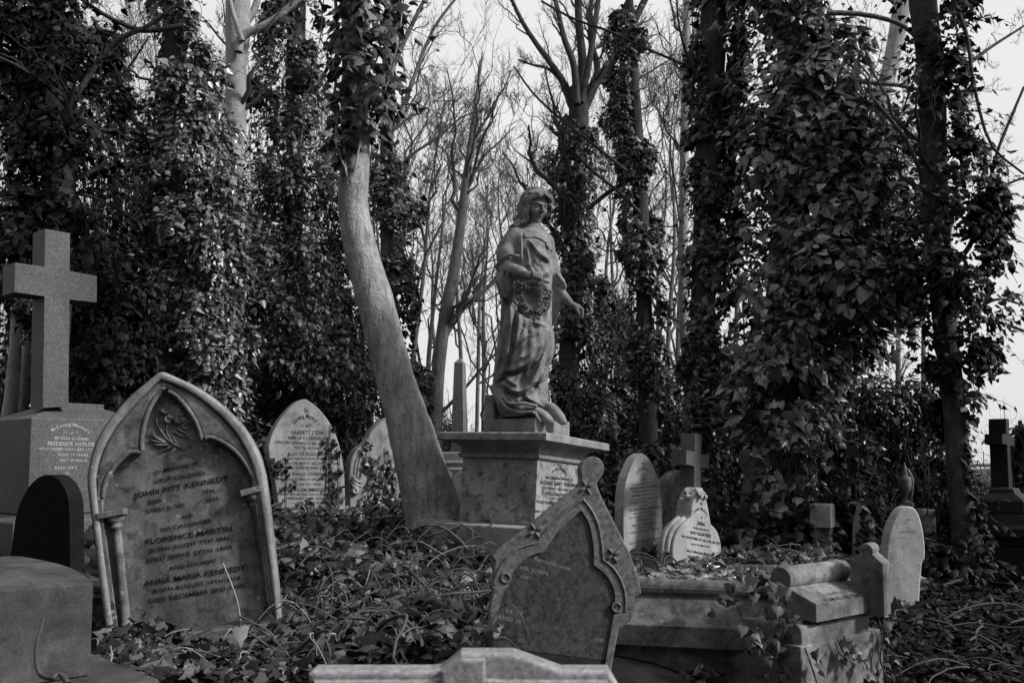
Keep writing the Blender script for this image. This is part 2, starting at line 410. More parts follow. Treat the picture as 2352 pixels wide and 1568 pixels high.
# ---------------------------------------------------------------- branching
def frame(T):
    ref = np.tile([.2, .3, .93], (len(T), 1)); U = unit(np.cross(T, ref)); return U, np.cross(T, U)
def grow(PT, RD, n, ratio, ang, K, r, tmin=.25, wig=.05, up=.25, rscale=.55, rmin=.0015, flat=1.0, bias=None):
    N, K0 = PT.shape[:2]; M_ = N*n
    pi = np.repeat(np.arange(N), n); t = tmin + (1-tmin)*r.random(M_)**.8
    x = t*(K0-1); i = np.minimum(x.astype(int), K0-2); f = (x-i)[:, None]
    b = PT[pi, i]*(1-f) + PT[pi, i+1]*f; rb = RD[pi, i]*(1-f[:, 0]) + RD[pi, i+1]*f[:, 0]
    T = unit(PT[pi, i+1]-PT[pi, i]); U, W = frame(T); az = r.uniform(0, 2*np.pi, M_)
    A = np.radians(ang)*r.uniform(.6, 1.4, M_)
    d = unit(T*np.cos(A)[:, None] + (U*np.cos(az)[:, None] + W*np.sin(az)[:, None])*np.sin(A)[:, None] + np.array([0, 0, up]) + (0 if bias is None else np.array(bias)))
    d[:, 1] *= flat; d = unit(d)
    L0 = np.linalg.norm(np.diff(PT, axis=1), axis=2).sum(1)
    L = L0[pi]*ratio*(1.15-.75*t)*r.uniform(.55, 1.25, M_)
    s = np.linspace(0, 1, K)
    w = np.cumsum(r.normal(0, wig, (M_, K, 3)), axis=1); w -= w[:, :1]
    P2 = b[:, None] + d[:, None]*(L[:, None]*s)[..., None] + w*L[:, None, None] + np.array([0, 0, up*.35])*(L[:, None]*s**2)[..., None]
    r0 = np.maximum(rb*rscale*r.uniform(.7, 1.1, M_), rmin); R2 = np.maximum(r0[:, None]*(1-.75*s), rmin*.6)
    return P2, R2
def limb(pts, Y, w0, w1, K=14, dy=0.0):
    """traced limb: picture px points at distance Y (to Y+dy at its tip), widths in px"""
    p = catmull(pts, K); yy = np.linspace(Y, Y+dy, K)
    W = np.array([PD(a, b, c) for (a, b), c in zip(p, yy)]); R = np.linspace(w0, w1, K)/2*DK/F*yy
    return W[None], R[None]
def gnarl(V, PT, m, seed, root=.22, g=1.0):
    c = np.repeat(PT[0], m, 0); d = V-c; K = PT.shape[1]; s = np.repeat(np.linspace(0, 1, K), m); a = np.tile(np.arange(m)*2*np.pi/m, K)
    k = 1 + g*.16*(vnoise(V*[5, 5, 1.6], seed)-.5) + g*.07*(vnoise(V*[19, 19, 7], seed+1)-.5) + .04*(vnoise(V*[14, 14, 40], seed+2)-.5)
    return c + d*(k + root*np.clip((s-.86)/.14, 0, 1)**2*np.clip(np.cos(a*3+seed)+.25, 0, 1.2))[:, None]
def tree_mesh(name, trunks, spec, seed, sides=(10, 6, 4, 3), extra=(), g=1.0):
    """trunks: list of (PT(1,K,3), RD(1,K)); spec: levels of twigs grown on them"""
    r = np.random.default_rng(seed); parts = []; tr = []
    for PT, RD in trunks: V, q = tubes(PT, RD, sides[0]); parts.append((gnarl(V, PT, sides[0], seed, g=g), [q])); tr.append((resample_b(PT[:, ::-1], 12), resample_r(RD[:, ::-1], 12)))
    cur = (np.concatenate([a for a, _ in tr]), np.concatenate([b for _, b in tr]))
    for PT, RD in extra: V, q = tubes(PT, RD, 6); parts.append((V, [q])); 
    if extra: cur = (np.concatenate([cur[0]]+[resample_b(a, 12) for a, _ in extra]), np.concatenate([cur[1]]+[resample_r(b, 12) for _, b in extra]))
    tw = []
    for k, s in enumerate(spec):
        cur = grow(*cur, r=r, **s); V, q = tubes(*cur, sides[min(k+1, len(sides)-1)]); tw.append((V, [q]))
    return parts, tw
def resample_b(PT, K): return np.stack([resample(p, K) for p in PT])
def resample_r(RD, K): return np.stack([np.interp(np.linspace(0, 1, K), np.linspace(0, 1, RD.shape[1]), q) for q in RD])
def trunk_path(pts, Y, K=26, seed=0, rough=.03, flare=0.0):
    """pts: (x, y, width) px top to bottom -> solid tube arrays with a slightly uneven girth"""
    p = catmull([(a, b, c) for a, b, c in pts], K)
    W = np.array([PD(a, b, Y) for a, b, _ in p]); R = p[:, 2]/2*DK/F*Y
    r = np.random.default_rng(seed); R = R*(1 + r.normal(0, rough, K)); 
    if flare: s = np.linspace(0, 1, K); R = R*(1 + flare*np.clip((s-.85)/.15, 0, 1)**2)
    return W[None], R[None]
# ---------------------------------------------------------------- carved figures: signed-distance modelling on a grid, meshed by surface nets
class Field:
    def __init__(s, lo, hi, h):
        s.lo = np.array(lo, float); s.h = h; s.n = np.ceil((np.array(hi)-s.lo)/h).astype(int)+1
        s.F = np.full(tuple(s.n), .2, np.float32)
    def block(s, lo, hi, pad):
        a = np.clip(np.floor((np.minimum(lo, hi)-pad-s.lo)/s.h).astype(int), 0, s.n-1); b = np.clip(np.ceil((np.maximum(lo, hi)+pad-s.lo)/s.h).astype(int)+1, 1, s.n)
        sl = tuple(slice(i, max(j, i+1)) for i, j in zip(a, b))
        X = [(s.lo[k]+s.h*np.arange(sl[k].start, sl[k].stop, dtype=np.float32)).astype(np.float32) for k in range(3)]
        return sl, X[0][:, None, None], X[1][None, :, None], X[2][None, None, :]
    def op(s, sl, d, k, mode):
        f = s.F[sl]
        if mode == 'sub': d = -d; g = lambda a, b: np.maximum(a, b); sg = 1
        else: g = lambda a, b: np.minimum(a, b); sg = -1
        if k > 0:
            hh = np.maximum(k-np.abs(f-d), 0)/k; s.F[sl] = g(f, d) + sg*hh*hh*k*.25
        else: s.F[sl] = g(f, d)
    def ell(s, c, r, R=None, k=.01, mode='add'):
        c = np.array(c, float); r = np.array(r, float); m = r.max()
        sl, x, y, z = s.block(c-m, c+m, k+.012)
        x, y, z = x-c[0], y-c[1], z-c[2]
        if R is not None:
            R = np.array(R); x, y, z = [R[i][0]*x+R[i][1]*y+R[i][2]*z for i in range(3)]
        k0 = np.sqrt((x/r[0])**2+(y/r[1])**2+(z/r[2])**2)+1e-6; k1 = np.sqrt((x/r[0]**2)**2+(y/r[1]**2)**2+(z/r[2]**2)**2)+1e-6
        s.op(sl, k0*(k0-1)/k1, k, mode)
    def chain(s, pts, rad, k=.006, mode='add', n=None, flat=None):
        """tube through pts with radii; flat=(dir, factor) squashes it along dir"""
        pts = np.array(pts, float); rad = np.array(rad if np.ndim(rad) else [rad]*len(pts), float)
        if n: q = catmull(np.column_stack([pts, rad]), n); pts, rad = q[:, :3], np.maximum(q[:, 3], .001)
        rm = rad.max(); pad = rm*(1 if flat is None else max(1, 1/flat[1]) if flat[1] < 1 else 1)+k+.012
        sl, x, y, z = s.block(pts.min(0), pts.max(0), pad); D = None
        for a, b, ra, rb in zip(pts[:-1], pts[1:], rad[:-1], rad[1:]):
            ab = b-a; L2 = (ab**2).sum()+1e-12
            t = np.clip(((x-a[0])*ab[0]+(y-a[1])*ab[1]+(z-a[2])*ab[2])/L2, 0, 1)
            ex, ey, ez = x-a[0]-t*ab[0], y-a[1]-t*ab[1], z-a[2]-t*ab[2]
            q = ex*ex+ey*ey+ez*ez
            if flat is not None:
                w = flat[0]; c = ex*w[0]+ey*w[1]+ez*w[2]; q = q + c*c*(flat[1]**2-1)
            d = np.sqrt(np.maximum(q, 0))-(ra+(rb-ra)*t)
            D = d if D is None else np.minimum(D, d)
        s.op(sl, D, k, mode)
    def mesh(s):
        F = s.F; S = F < 0; n = np.array(F.shape)
        c = np.zeros(tuple(n-1), np.uint8)
        for i in (0, 1):
            for j in (0, 1):
                for k in (0, 1): c += S[i:n[0]-1+i, j:n[1]-1+j, k:n[2]-1+k]
        act = np.argwhere((c > 0) & (c < 8)); idx = np.full(tuple(n-1), -1, np.int32); idx[tuple(act.T)] = np.arange(len(act))
        off = np.array([(i, j, k) for i in (0, 1) for j in (0, 1) for k in (0, 1)])
        val = np.stack([F[tuple((act+o).T)] for o in off], 1); acc = np.zeros((len(act), 3)); cnt = np.zeros(len(act))
        for a in range(8):
            for b in range(a+1, 8):
                if np.abs(off[a]-off[b]).sum() != 1: continue
                m = (val[:, a] < 0) != (val[:, b] < 0); t = np.where(m, val[:, a]/np.where(m, val[:, a]-val[:, b], 1), 0)
                acc += np.where(m[:, None], off[a]+t[:, None]*(off[b]-off[a]), 0); cnt += m
        V = s.lo + s.h*(act + acc/cnt[:, None]); Q = []
        for ax in range(3):
            sh = [slice(None)]*3; sh[ax] = slice(0, -1); s2 = [slice(None)]*3; s2[ax] = slice(1, None)
            e = S[tuple(sh)] != S[tuple(s2)]; b, d = [(1, 2), (2, 0), (0, 1)][ax]
            pts = np.argwhere(e); ok = (pts[:, b] > 0) & (pts[:, d] > 0) & (pts[:, b] < n[b]-1) & (pts[:, d] < n[d]-1); pts = pts[ok]
            ob = np.zeros(3, int); ob[b] = 1; od = np.zeros(3, int); od[d] = 1
            q = np.stack([idx[tuple((pts-o).T)] for o in (ob+od, od, 0*od, ob)], 1)
            inside = S[tuple(pts.T)]; q[~inside] = q[~inside][:, ::-1]; Q.append(q[(q >= 0).all(1)])
        return V, [np.concatenate(Q)]
YS = 5.75
KS = YS/F
def W(px, py, dy=0.0):
    q = P(px, py, YS); return np.array([q[0], YS+dy, q[2]])
BODY = np.array([  # py, centre x, half width px, half depth m, centre depth m
    (905, 2136, 34, .055, .0), (922, 2132, 48, .07, .0), (936, 2122, 74, .095, .0), (955, 2114, 90, .115, .0), (985, 2116, 92, .135, .0), (1020, 2122, 90, .145, .0), (1060, 2128, 85, .148, .0),
    (1100, 2128, 84, .145, .0), (1150, 2122, 88, .15, .0), (1210, 2118, 92, .155, .0), (1300, 2113, 96, .165, .0), (1360, 2110, 98, .18, -.005), (1430, 2102, 99, .18, -.005),
    (1500, 2090, 103, .18, 0), (1550, 2083, 107, .18, 0), (1600, 2086, 104, .18, 0), (1640, 2092, 96, .17, 0), (1662, 2098, 84, .14, 0)], float)
def bodyat(py): return [np.interp(py, BODY[:, 0], BODY[:, i]) for i in range(1, 5)]
def front(px, py, off=0.0):
    cx, hw, b, cy = bodyat(py); u = min(1, abs((px-cx)/hw)); return W(px, py, cy - b*(1-u**2.2)**(1/2.2) - off)
def foldmap(PXg, PYg, folds):
    """drapery relief over picture px: each fold is a crest line with a soft flank on one side and a steep, undercut one on the other"""
    Hm = np.zeros(PXg.shape, np.float32)
    for pts, A, wa, wb, cut in folds:
        c = catmull(pts, 40); best = np.full(PXg.shape, 1e9, np.float32); sg = np.zeros(PXg.shape, np.float32); tt = np.zeros(PXg.shape, np.float32)
        for i in range(len(c)-1):
            d = c[i+1]-c[i]; L2 = (d*d).sum()+1e-9; t = np.clip(((PXg-c[i, 0])*d[0]+(PYg-c[i, 1])*d[1])/L2, 0, 1)
            ex, ey = PXg-c[i, 0]-t*d[0], PYg-c[i, 1]-t*d[1]; q = ex*ex+ey*ey; m = q < best
            n = np.array([-d[1], d[0]])/math.sqrt(L2)
            if n[1] < -.25 or (abs(n[1]) <= .25 and n[0] < 0): n = -n
            best[m] = q[m]; sg[m] = (ex*n[0]+ey*n[1])[m]; tt[m] = ((i+t)/(len(c)-1))[m]
        r = np.sqrt(best); side = np.where(sg > 0, wb, wa); tap = np.clip(np.minimum(tt, 1-tt)*5, 0, 1)**.7
        off = np.sqrt(np.maximum(best-sg*sg, 0)); tap = tap*np.exp(-(off/10)**2)
        h = np.exp(-r/side) - np.where(sg > 0, cut*np.exp(-((r-wb*2.2)/(wb*1.4))**2), 0)
        Hm += A*tap*h
    return Hm
FOLDS = [  # (crest px, height m, soft width px, steep width px, undercut)
    ([(2192, 1358), (2152, 1424), (2098, 1474), (2058, 1492), (2012, 1494)], 0.0442, 34, 6, .7),
    ([(2188, 1372), (2160, 1468), (2122, 1546), (2084, 1574), (2050, 1570), (2008, 1538)], 0.0468, 34, 7, .6),
    ([(2194, 1480), (2164, 1524), (2116, 1549)], 0.0286, 26, 6, .7),
    ([(2188, 1336), (2142, 1346), (2102, 1374), (2066, 1424), (2036, 1458)], 0.0312, 5, 34, .0),
    ([(2150, 1352), (2108, 1384), (2076, 1424), (2062, 1452)], -0.0156, 8, 8, .0),
    ([(2184, 1640), (2134, 1614), (2094, 1590)], 0.0338, 26, 5, .8),
    ([(2018, 1500), (2040, 1535), (2072, 1554)], 0.0182, 12, 6, .5),
    ([(2156, 1396), (2112, 1436), (2066, 1452)], 0.0130, 22, 7, .4),
    ([(2176, 1420), (2164, 1500), (2150, 1560)], 0.0156, 20, 9, .3),
    ([(2042, 1215), (2044, 1300), (2034, 1400), (2012, 1490), (1990, 1535)], 0.0260, 26, 7, .8),
    ([(2078, 1225), (2074, 1320), (2056, 1400), (2040, 1440)], 0.0156, 16, 8, .6),
    ([(2100, 1330), (2090, 1350), (2072, 1390)], 0.0130, 14, 8, .5),
    ([(2010, 1300), (2004, 1400), (1986, 1500)], 0.0156, 16, 7, .6),
    ([(2130, 1300), (2150, 1310), (2190, 1318)], 0.0156, 12, 8, .4),
    ([(2196, 1200), (2192, 1260), (2200, 1320)], 0.0156, 16, 6, .5),
    # bodice
    ([(2102, 970), (2142, 1008), (2176, 1036), (2200, 1066)], 0.0124, 5, 18, .0),
    ([(2112, 978), (2140, 1016), (2168, 1044), (2198, 1060)], 0.0124, 16, 5, .8),
    ([(2134, 1032), (2160, 1044), (2194, 1062)], 0.0087, 10, 4, .8),
    ([(2106, 980), (2112, 1040), (2122, 1090), (2150, 1130)], 0.0112, 14, 6, .6),
    ([(2130, 1030), (2144, 1064), (2160, 1086)], 0.0074, 10, 5, .6),
    ([(2095, 972), (2091, 1030), (2088, 1095)], 0.0099, 10, 5, .7),
    ([(2086, 940), (2086, 1000), (2086, 1068)], 0.0124, 26, 3, .9),
    ([(2182, 984), (2196, 1018), (2199, 1066)], 0.0099, 22, 3, .9),
    ([(2086, 942), (2096, 960), (2106, 969), (2140, 967), (2168, 977), (2182, 984), (2208, 982)], 0.0056, 26, 2.5, .9),
    ([(2118, 1100), (2140, 1115), (2176, 1128)], 0.0062, 12, 6, .5),
    ([(2096, 928), (2128, 942), (2160, 940), (2186, 930)], 0.0043, 7, 7, .0),
]
def build_figure():
    lo = W(1935, 1735, .26); hi = W(2350, 740, -.40); lo, hi = np.minimum(lo, hi), np.maximum(lo, hi)
    f = Field(lo-[0, 0, .0], hi, .0034)
    px = lambda v: v*KS
    # robe: lofted superellipse with pleats
    sl, x, y, z = f.block(lo, hi, 0)
    zz = z.ravel(); pyz = np.interp(zz, [W(0, p)[2] for p in range(1700, 700, -10)], list(range(1700, 700, -10)))
    cx, hw, b, cy = [v.astype(np.float32) for v in bodyat(pyz)]
    cxw = ((cx-CX)*KS)[None, None, :]; a = (hw*KS)[None, None, :]; bb = b[None, None, :]
    ux = (x-cxw)/a; uy = (y-YS-cy[None, None, :])/bb
    rr = (np.abs(ux)**2.2+np.abs(uy)**2.2)**(1/2.2)
    d = (rr-1)*np.minimum(a, bb)
    th = np.arctan2(uy, ux); low = np.clip((pyz-1130)/150, 0, 1)[None, None, :]; left = np.clip((-ux-.15)/.5, 0, 1)
    PXg, PYg = np.meshgrid((x.ravel()/KS+CX), pyz, indexing='ij'); fm = foldmap(PXg.astype(np.float32), PYg.astype(np.float32), FOLDS)
    d = d - (fm[:, None, :]*np.clip(-uy*2.2, 0, 1)).astype(np.float32)
    d = d - .006*low*left*np.sin(th*13+ (pyz[None, None, :]-1300)*.004) - .003*low*np.sin(th*21)
    up = (np.clip((1180-pyz)/60, 0, 1)*np.clip((pyz-985)/40, 0, 1))[None, None, :]
    d = d - .004*up*np.sin((x*1.0+z*.55)*120)*np.clip(1-np.abs(ux), 0, 1)
    zcut = np.maximum(W(0, 1668)[2]-z, z-W(0, 905)[2])
    f.F[sl] = np.maximum(d, zcut).astype(np.float32)
    C = lambda pts, r, k=.012, off=.0, **kw: f.chain([front(p, q, off) for p, q in pts], [px(v) for v in r] if np.ndim(r) else px(r), k, **kw)
    # skirt folds: ridges fan from the bent knee, each with a hollow beneath it
    f.ell(front(2168, 1385, -.10), (px(44), .112, px(70)), k=.06)
    f.ell(front(2116, 1228), (px(48), .05, px(60)), k=.05, mode='sub')
    # mantle edge down the left side
    f.chain([W(2030, 1180, .04), W(2024, 1300, .05), W(2008, 1430, .04), W(1992, 1525, .02)], [px(24), px(26), px(28), px(20)], .03, n=12)
    # swept hem with feet under it
    f.chain([W(1968, 1550, -.05), W(1990, 1580, -.09), W(2015, 1620, -.12), W(2062, 1640, -.16), (W(2110, 1640, -.17)), W(2150, 1655, -.19), W(2180, 1680, -.2), W(2190, 1688, -.2)], [px(v) for v in (10, 22, 24, 20, 20, 26, 27, 20)], .035, n=20, flat=((.25, .1, .96), 1.45))
    f.chain([W(2150, 1615, -.12), W(2195, 1630, -.12), W(2222, 1662, -.13), W(2244, 1688, -.13)], [px(v) for v in (26, 28, 30, 21)], .03, n=12, flat=((.3, .1, .95), 1.5))
    f.chain([W(2010, 1585, -.14), W(2040, 1622, -.19), W(2090, 1622, -.215), W(2140, 1632, -.23)], px(7), .012, n=12)
    f.chain([W(2000, 1600, -.16), W(2030, 1640, -.19), W(2080, 1655, -.21), W(2130, 1656, -.23), W(2155, 1690, -.25)], px(5), .01, n=12)
    f.chain([W(2196, 1620, -.2), W(2205, 1655, -.19), W(2212, 1690, -.2)], px(5), .01, mode='sub', n=8)
    # neckline, yoke and bodice folds
    # her right arm (picture left): cape sleeve over a wide hanging sleeve
    f.chain([W(2062, 950, -.01), W(2040, 990, -.03), W(2030, 1045, -.07)], [px(42), px(44), px(42)], .03)
    f.ell(W(2036, 1030, -.05), (px(48), .095, px(42)), k=.02)
    sl, x, y, z = f.block(W(1975, 1090, -.2), W(2092, 1050, .12), .0)
    f.chain([W(1984, 1096, -.06), W(2006, 1068, -.15), (W(2040, 1054, -.185)), W(2070, 1058, -.18), W(2086, 1070, -.15)], px(8), .006, mode='sub', n=16)
    f.chain([W(1986, 1078, -.07), W(2006, 1056, -.145), (W(2040, 1044, -.172)), W(2072, 1048, -.17)], px(5.5), .008, n=16)
    f.chain([W(2026, 1080, -.06), W(2040, 1100, -.11), W(2078, 1116, -.2)], [px(40), px(36), px(25)], .02)
    f.ell(W(2030, 1145, -.065), (px(40), .10, px(74)), k=.03)
    f.chain([W(2005, 1140, -.12), W(2024, 1190, -.11), W(2046, 1222, -.08)], [px(24), px(22), px(14)], .025)
    f.chain([W(2064, 1112, -.19), W(2062, 1150, -.17), W(2062, 1200, -.14)], px(9), .015)
    f.chain([W(2046, 1120, -.18), W(2040, 1160, -.175), W(2038, 1205, -.15)], px(6), .012, mode='sub')
    f.chain([W(2022, 1110, -.15), W(2014, 1150, -.155), W(2020, 1195, -.145)], px(6), .012, mode='sub')
    f.chain([W(2076, 1098, -.215), W(2094, 1104, -.215), W(2108, 1116, -.2)], px(4.5), .008, n=8)
    # right hand clenched round the garland stems
    f.chain([W(2076, 1118, -.2), W(2098, 1130, -.235), W(2118, 1138, -.255)], [px(17), px(17), px(19)], .01)
    f.chain([W(2090, 1118, -.235), W(2108, 1130, -.26), W(2122, 1142, -.268)], [px(8), px(8), px(6.5)], .004)
    for i, xx in enumerate((2128, 2138, 2147, 2155)):
        t = i*2.5
        f.chain([W(xx-8, 1128+t, -.25), W(xx+1, 1128+t, -.285), W(xx+4, 1143+t, -.29), W(xx-1, 1158+t*.6, -.268)], [px(7.2), px(7), px(6.4), px(5.6)], .003)
    f.chain([W(2150, 1146, -.255), W(2168, 1140, -.262), W(2184, 1132, -.265)], [px(9), px(10), px(9)], .004)
    f.chain([W(2150, 1152, -.255), W(2172, 1156, -.262), W(2186, 1158, -.26)], [px(9), px(10), px(8)], .004)
    f.chain([W(2156, 1160, -.26), W(2176, 1180, -.262), W(2188, 1200, -.25)], px(4), .004)
    # her left arm (picture right): sleeve, hanging cuff, bare forearm
    f.chain([W(2192, 965, .02), W(2204, 1030, .05), W(2220, 1100, .05), W(2232, 1130, .04)], [px(26), px(25), px(28), px(26)], .03)
    f.chain([W(2222, 1108, .02), W(2242, 1132, -.01), W(2254, 1150, -.02)], [px(24), px(20), px(13)], .02); f.chain([W(2226, 1098, -.03), W(2250, 1132, -.05), W(2260, 1152, -.04)], px(5), .008)
    f.chain([W(2252, 1146, -.01), W(2240, 1180, .0), W(2226, 1240, .02), W(2216, 1292, .03)], [px(12), px(19), px(15), px(6)], .012, n=12)
    f.chain([W(2222, 1120, .0), W(2218, 1180, .01), W(2212, 1260, .03)], [px(18), px(15), px(7)], .02)
    f.chain([W(2230, 1150, -.03), W(2222, 1200, -.025), W(2214, 1262, .0)], px(4), .01, mode='sub')
    f.chain([W(2236, 1160, .0), W(2262, 1195, -.02), W(2284, 1222, -.03), W(2300, 1230, -.035)], [px(19), px(18), px(14.5), px(12.5)], .008)
    f.chain([W(2296, 1228, -.035), W(2312, 1236, -.04)], [px(13), px(13)], .008)
    f.chain([W(2302, 1238, -.05), W(2308, 1250, -.06), W(2315, 1262, -.065)], [px(6.5), px(5.6), px(4.4)], .004)
    for i, (dx, dy_, L) in enumerate(((0, -.045, 1), (2, -.028, 1.05), (2.5, -.01, 1.0), (1, .006, .85))):
        f.chain([W(2314+dx, 1232+i, dy_), W(2325+dx, 1240+i*2, dy_-.006), W(2328+dx, 1240+17*L+i*2, dy_-.006), W(2324+dx, 1240+34*L, dy_)], [px(5.8), px(5.4), px(4.8), px(4)], .003)
    # head
    Hc = W(2142, 828, -.02); y0 = math.radians(31); p0 = math.radians(24)
    fw = np.array([math.sin(y0)*math.cos(p0), -math.cos(y0)*math.cos(p0), -math.sin(p0)]); rt = np.array([math.cos(y0), math.sin(y0), 0]); u_ = np.cross(rt, fw); u_ = -u_ if u_[2] < 0 else u_
    R = np.array([rt, u_, fw]); H = lambda a, b, c: Hc + rt*a + u_*b + fw*c
    f.chain([W(2136, 890, .0), W(2134, 925, .0), W(2130, 945, .0)], [.043, .047, .06], .02)
    f.ell(H(0, .03, -.012), (.072, .085, .088), R, k=.0)
    f.ell(H(0, -.01, .018), (.057, .085, .066), R, k=.012)
    f.ell(H(0, -.06, .028), (.042, .042, .046), R, k=.018)
    f.ell(H(0, -.083, .058), (.017, .015, .016), R, k=.012)
    for sgn in (-1, 1):
        f.ell(H(.033*sgn, -.022, .056), (.024, .028, .022), R, k=.015)
        f.ell(H(.031*sgn, .012, .088), (.019, .0105, .016), R, k=.006, mode='sub')
        f.ell(H(.030*sgn, .0095, .066), (.0155, .0125, .0135), R, k=.002)
        f.chain([H(.044*sgn, .005, .070), H(.03*sgn, .0035, .080), H(.018*sgn, .006, .077)], .0018, .002, mode='sub')
        f.chain([H(.052*sgn, .024, .058), H(.034*sgn, .030, .076), H(.014*sgn, .026, .083)], [.005, .006, .006], .006)
        f.ell(H(.0105*sgn, -.019, .087), (.0075, .0075, .010), R, k=.005)
    f.chain([H(0, .028, .080), H(0, .004, .089), H(0, -.014, .100)], [.0075, .0075, .0095], .006)
    f.ell(H(0, -.031, .086), (.004, .008, .006), R, k=.004, mode='sub')
    f.ell(H(0, -.040, .078), (.020, .0065, .012), R, k=.005); f.ell(H(0, -.051, .076), (.016, .0065, .012), R, k=.005)
    f.chain([H(-.022, -.0455, .079), H(0, -.0448, .092), H(.022, -.0455, .079)], .0022, .002, mode='sub')
    f.ell(H(0, -.062, .078), (.014, .005, .008), R, k=.006, mode='sub')
    # hair: parted crown and two waved falls
    sl, x, y, z = f.block(Hc-.16, Hc+.16, 0)
    X, Yy, Z = x-Hc[0], y-Hc[1], z-Hc[2]; A = rt[0]*X+rt[1]*Yy+rt[2]*Z; B = u_[0]*X+u_[1]*Yy+u_[2]*Z; Cc = fw[0]*X+fw[1]*Yy+fw[2]*Z
    e = np.sqrt((A/.087)**2+((B-.03)/.096)**2+((Cc+.012)/.100)**2)
    hd = (e-1)*.088 - .0035*np.sin(np.sqrt((Cc-.02)**2+(B-.06)**2)*210+np.abs(A)*40)*np.clip(np.abs(A)*30, 0, 1)
    hd = np.maximum(hd, (Cc*.8 - B*.62 + .018 + .012*np.abs(A)/.05)*.8 - .028 )
    hd = np.maximum(hd, -(B+.075))
    hd = hd + .007*np.exp(-(A/.006)**2)*(B > .03)
    f.op(sl, hd.astype(np.float32), .004, 'add')
    def lock(pts, r, k=.006): f.chain([W(*p) for p in pts] if len(pts[0]) == 3 and pts[0][0] > 100 else pts, r, k, n=18)
    rw = np.random.default_rng(3)
    LK = [  # waved locks, picture left: inner strands first
        ([(2170, 797, -.118), (2150, 806, -.115), (2124, 812, -.10), (2108, 824, -.085), (2112, 846, -.075), (2104, 868, -.065), (2110, 884, -.055), (2094, 900, -.05)], .013),
        ([(2164, 788, -.105), (2138, 796, -.10), (2110, 806, -.085), (2096, 826, -.07), (2100, 850, -.065), (2090, 872, -.06), (2096, 890, -.055), (2078, 904, -.05)], .0155),
        ([(2158, 778, -.09), (2126, 786, -.08), (2100, 802, -.06), (2086, 824, -.045), (2090, 848, -.045), (2080, 870, -.045), (2084, 888, -.045), (2062, 906, -.045), (2044, 916, -.03)], .016),
        ([(2150, 770, -.06), (2112, 778, -.05), (2092, 800, -.03), (2080, 826, -.015), (2084, 852, -.015), (2074, 876, -.02), (2076, 894, -.025), (2050, 912, -.02), (2036, 924, -.01)], .017),
        ([(2130, 775, .0), (2096, 800, .01), (2084, 830, .02), (2080, 860, .02), (2072, 890, .015), (2054, 914, .01)], .022),
        ([(2110, 840, -.03), (2106, 870, -.02), (2092, 895, -.015), (2076, 912, -.01)], .024),
        ([(2120, 850, .02), (2116, 890, .03), (2120, 925, .03)], .04),
        # picture right: short fall turned behind the cheek
        ([(2174, 797, -.118), (2188, 804, -.105), (2199, 814, -.08), (2197, 826, -.06), (2203, 836, -.035), (2194, 846, .0)], .011),
        ([(2172, 786, -.098), (2190, 794, -.085), (2204, 808, -.055), (2205, 824, -.03), (2200, 838, .0), (2190, 850, .03)], .013),
        ([(2166, 774, -.07), (2186, 782, -.055), (2201, 798, -.025), (2202, 820, .0), (2196, 838, .03), (2184, 860, .05)], .015), ([(2158, 894, .03), (2168, 908, .02), (2178, 920, .02)], .010)]
    for pts, rr_ in LK:
        c = catmull([tuple(W(*p)) for p in pts], 34); t = np.linspace(0, 1, 34); ph = rw.random()*6
        f.chain(c, rr_*(1 + .24*np.sin(t*19+ph))*np.clip(np.minimum(t*6+.5, (1-t)*5+.45), 0, 1), .004)
        for o in (-.5, .35):  # parting grooves along the strand
            g = c + np.array([o*rr_*.8, -rr_*.98, o*rr_*.9]); f.chain(g[5:-4], .0036, .003, mode='sub')
    # chisel-worn surface
    V, q = f.mesh()
    nz = vnoise(V*26, 3)*.6 + vnoise(V*70, 4)*.4
    return V + (nz[:, None]-.5)*.0028, q
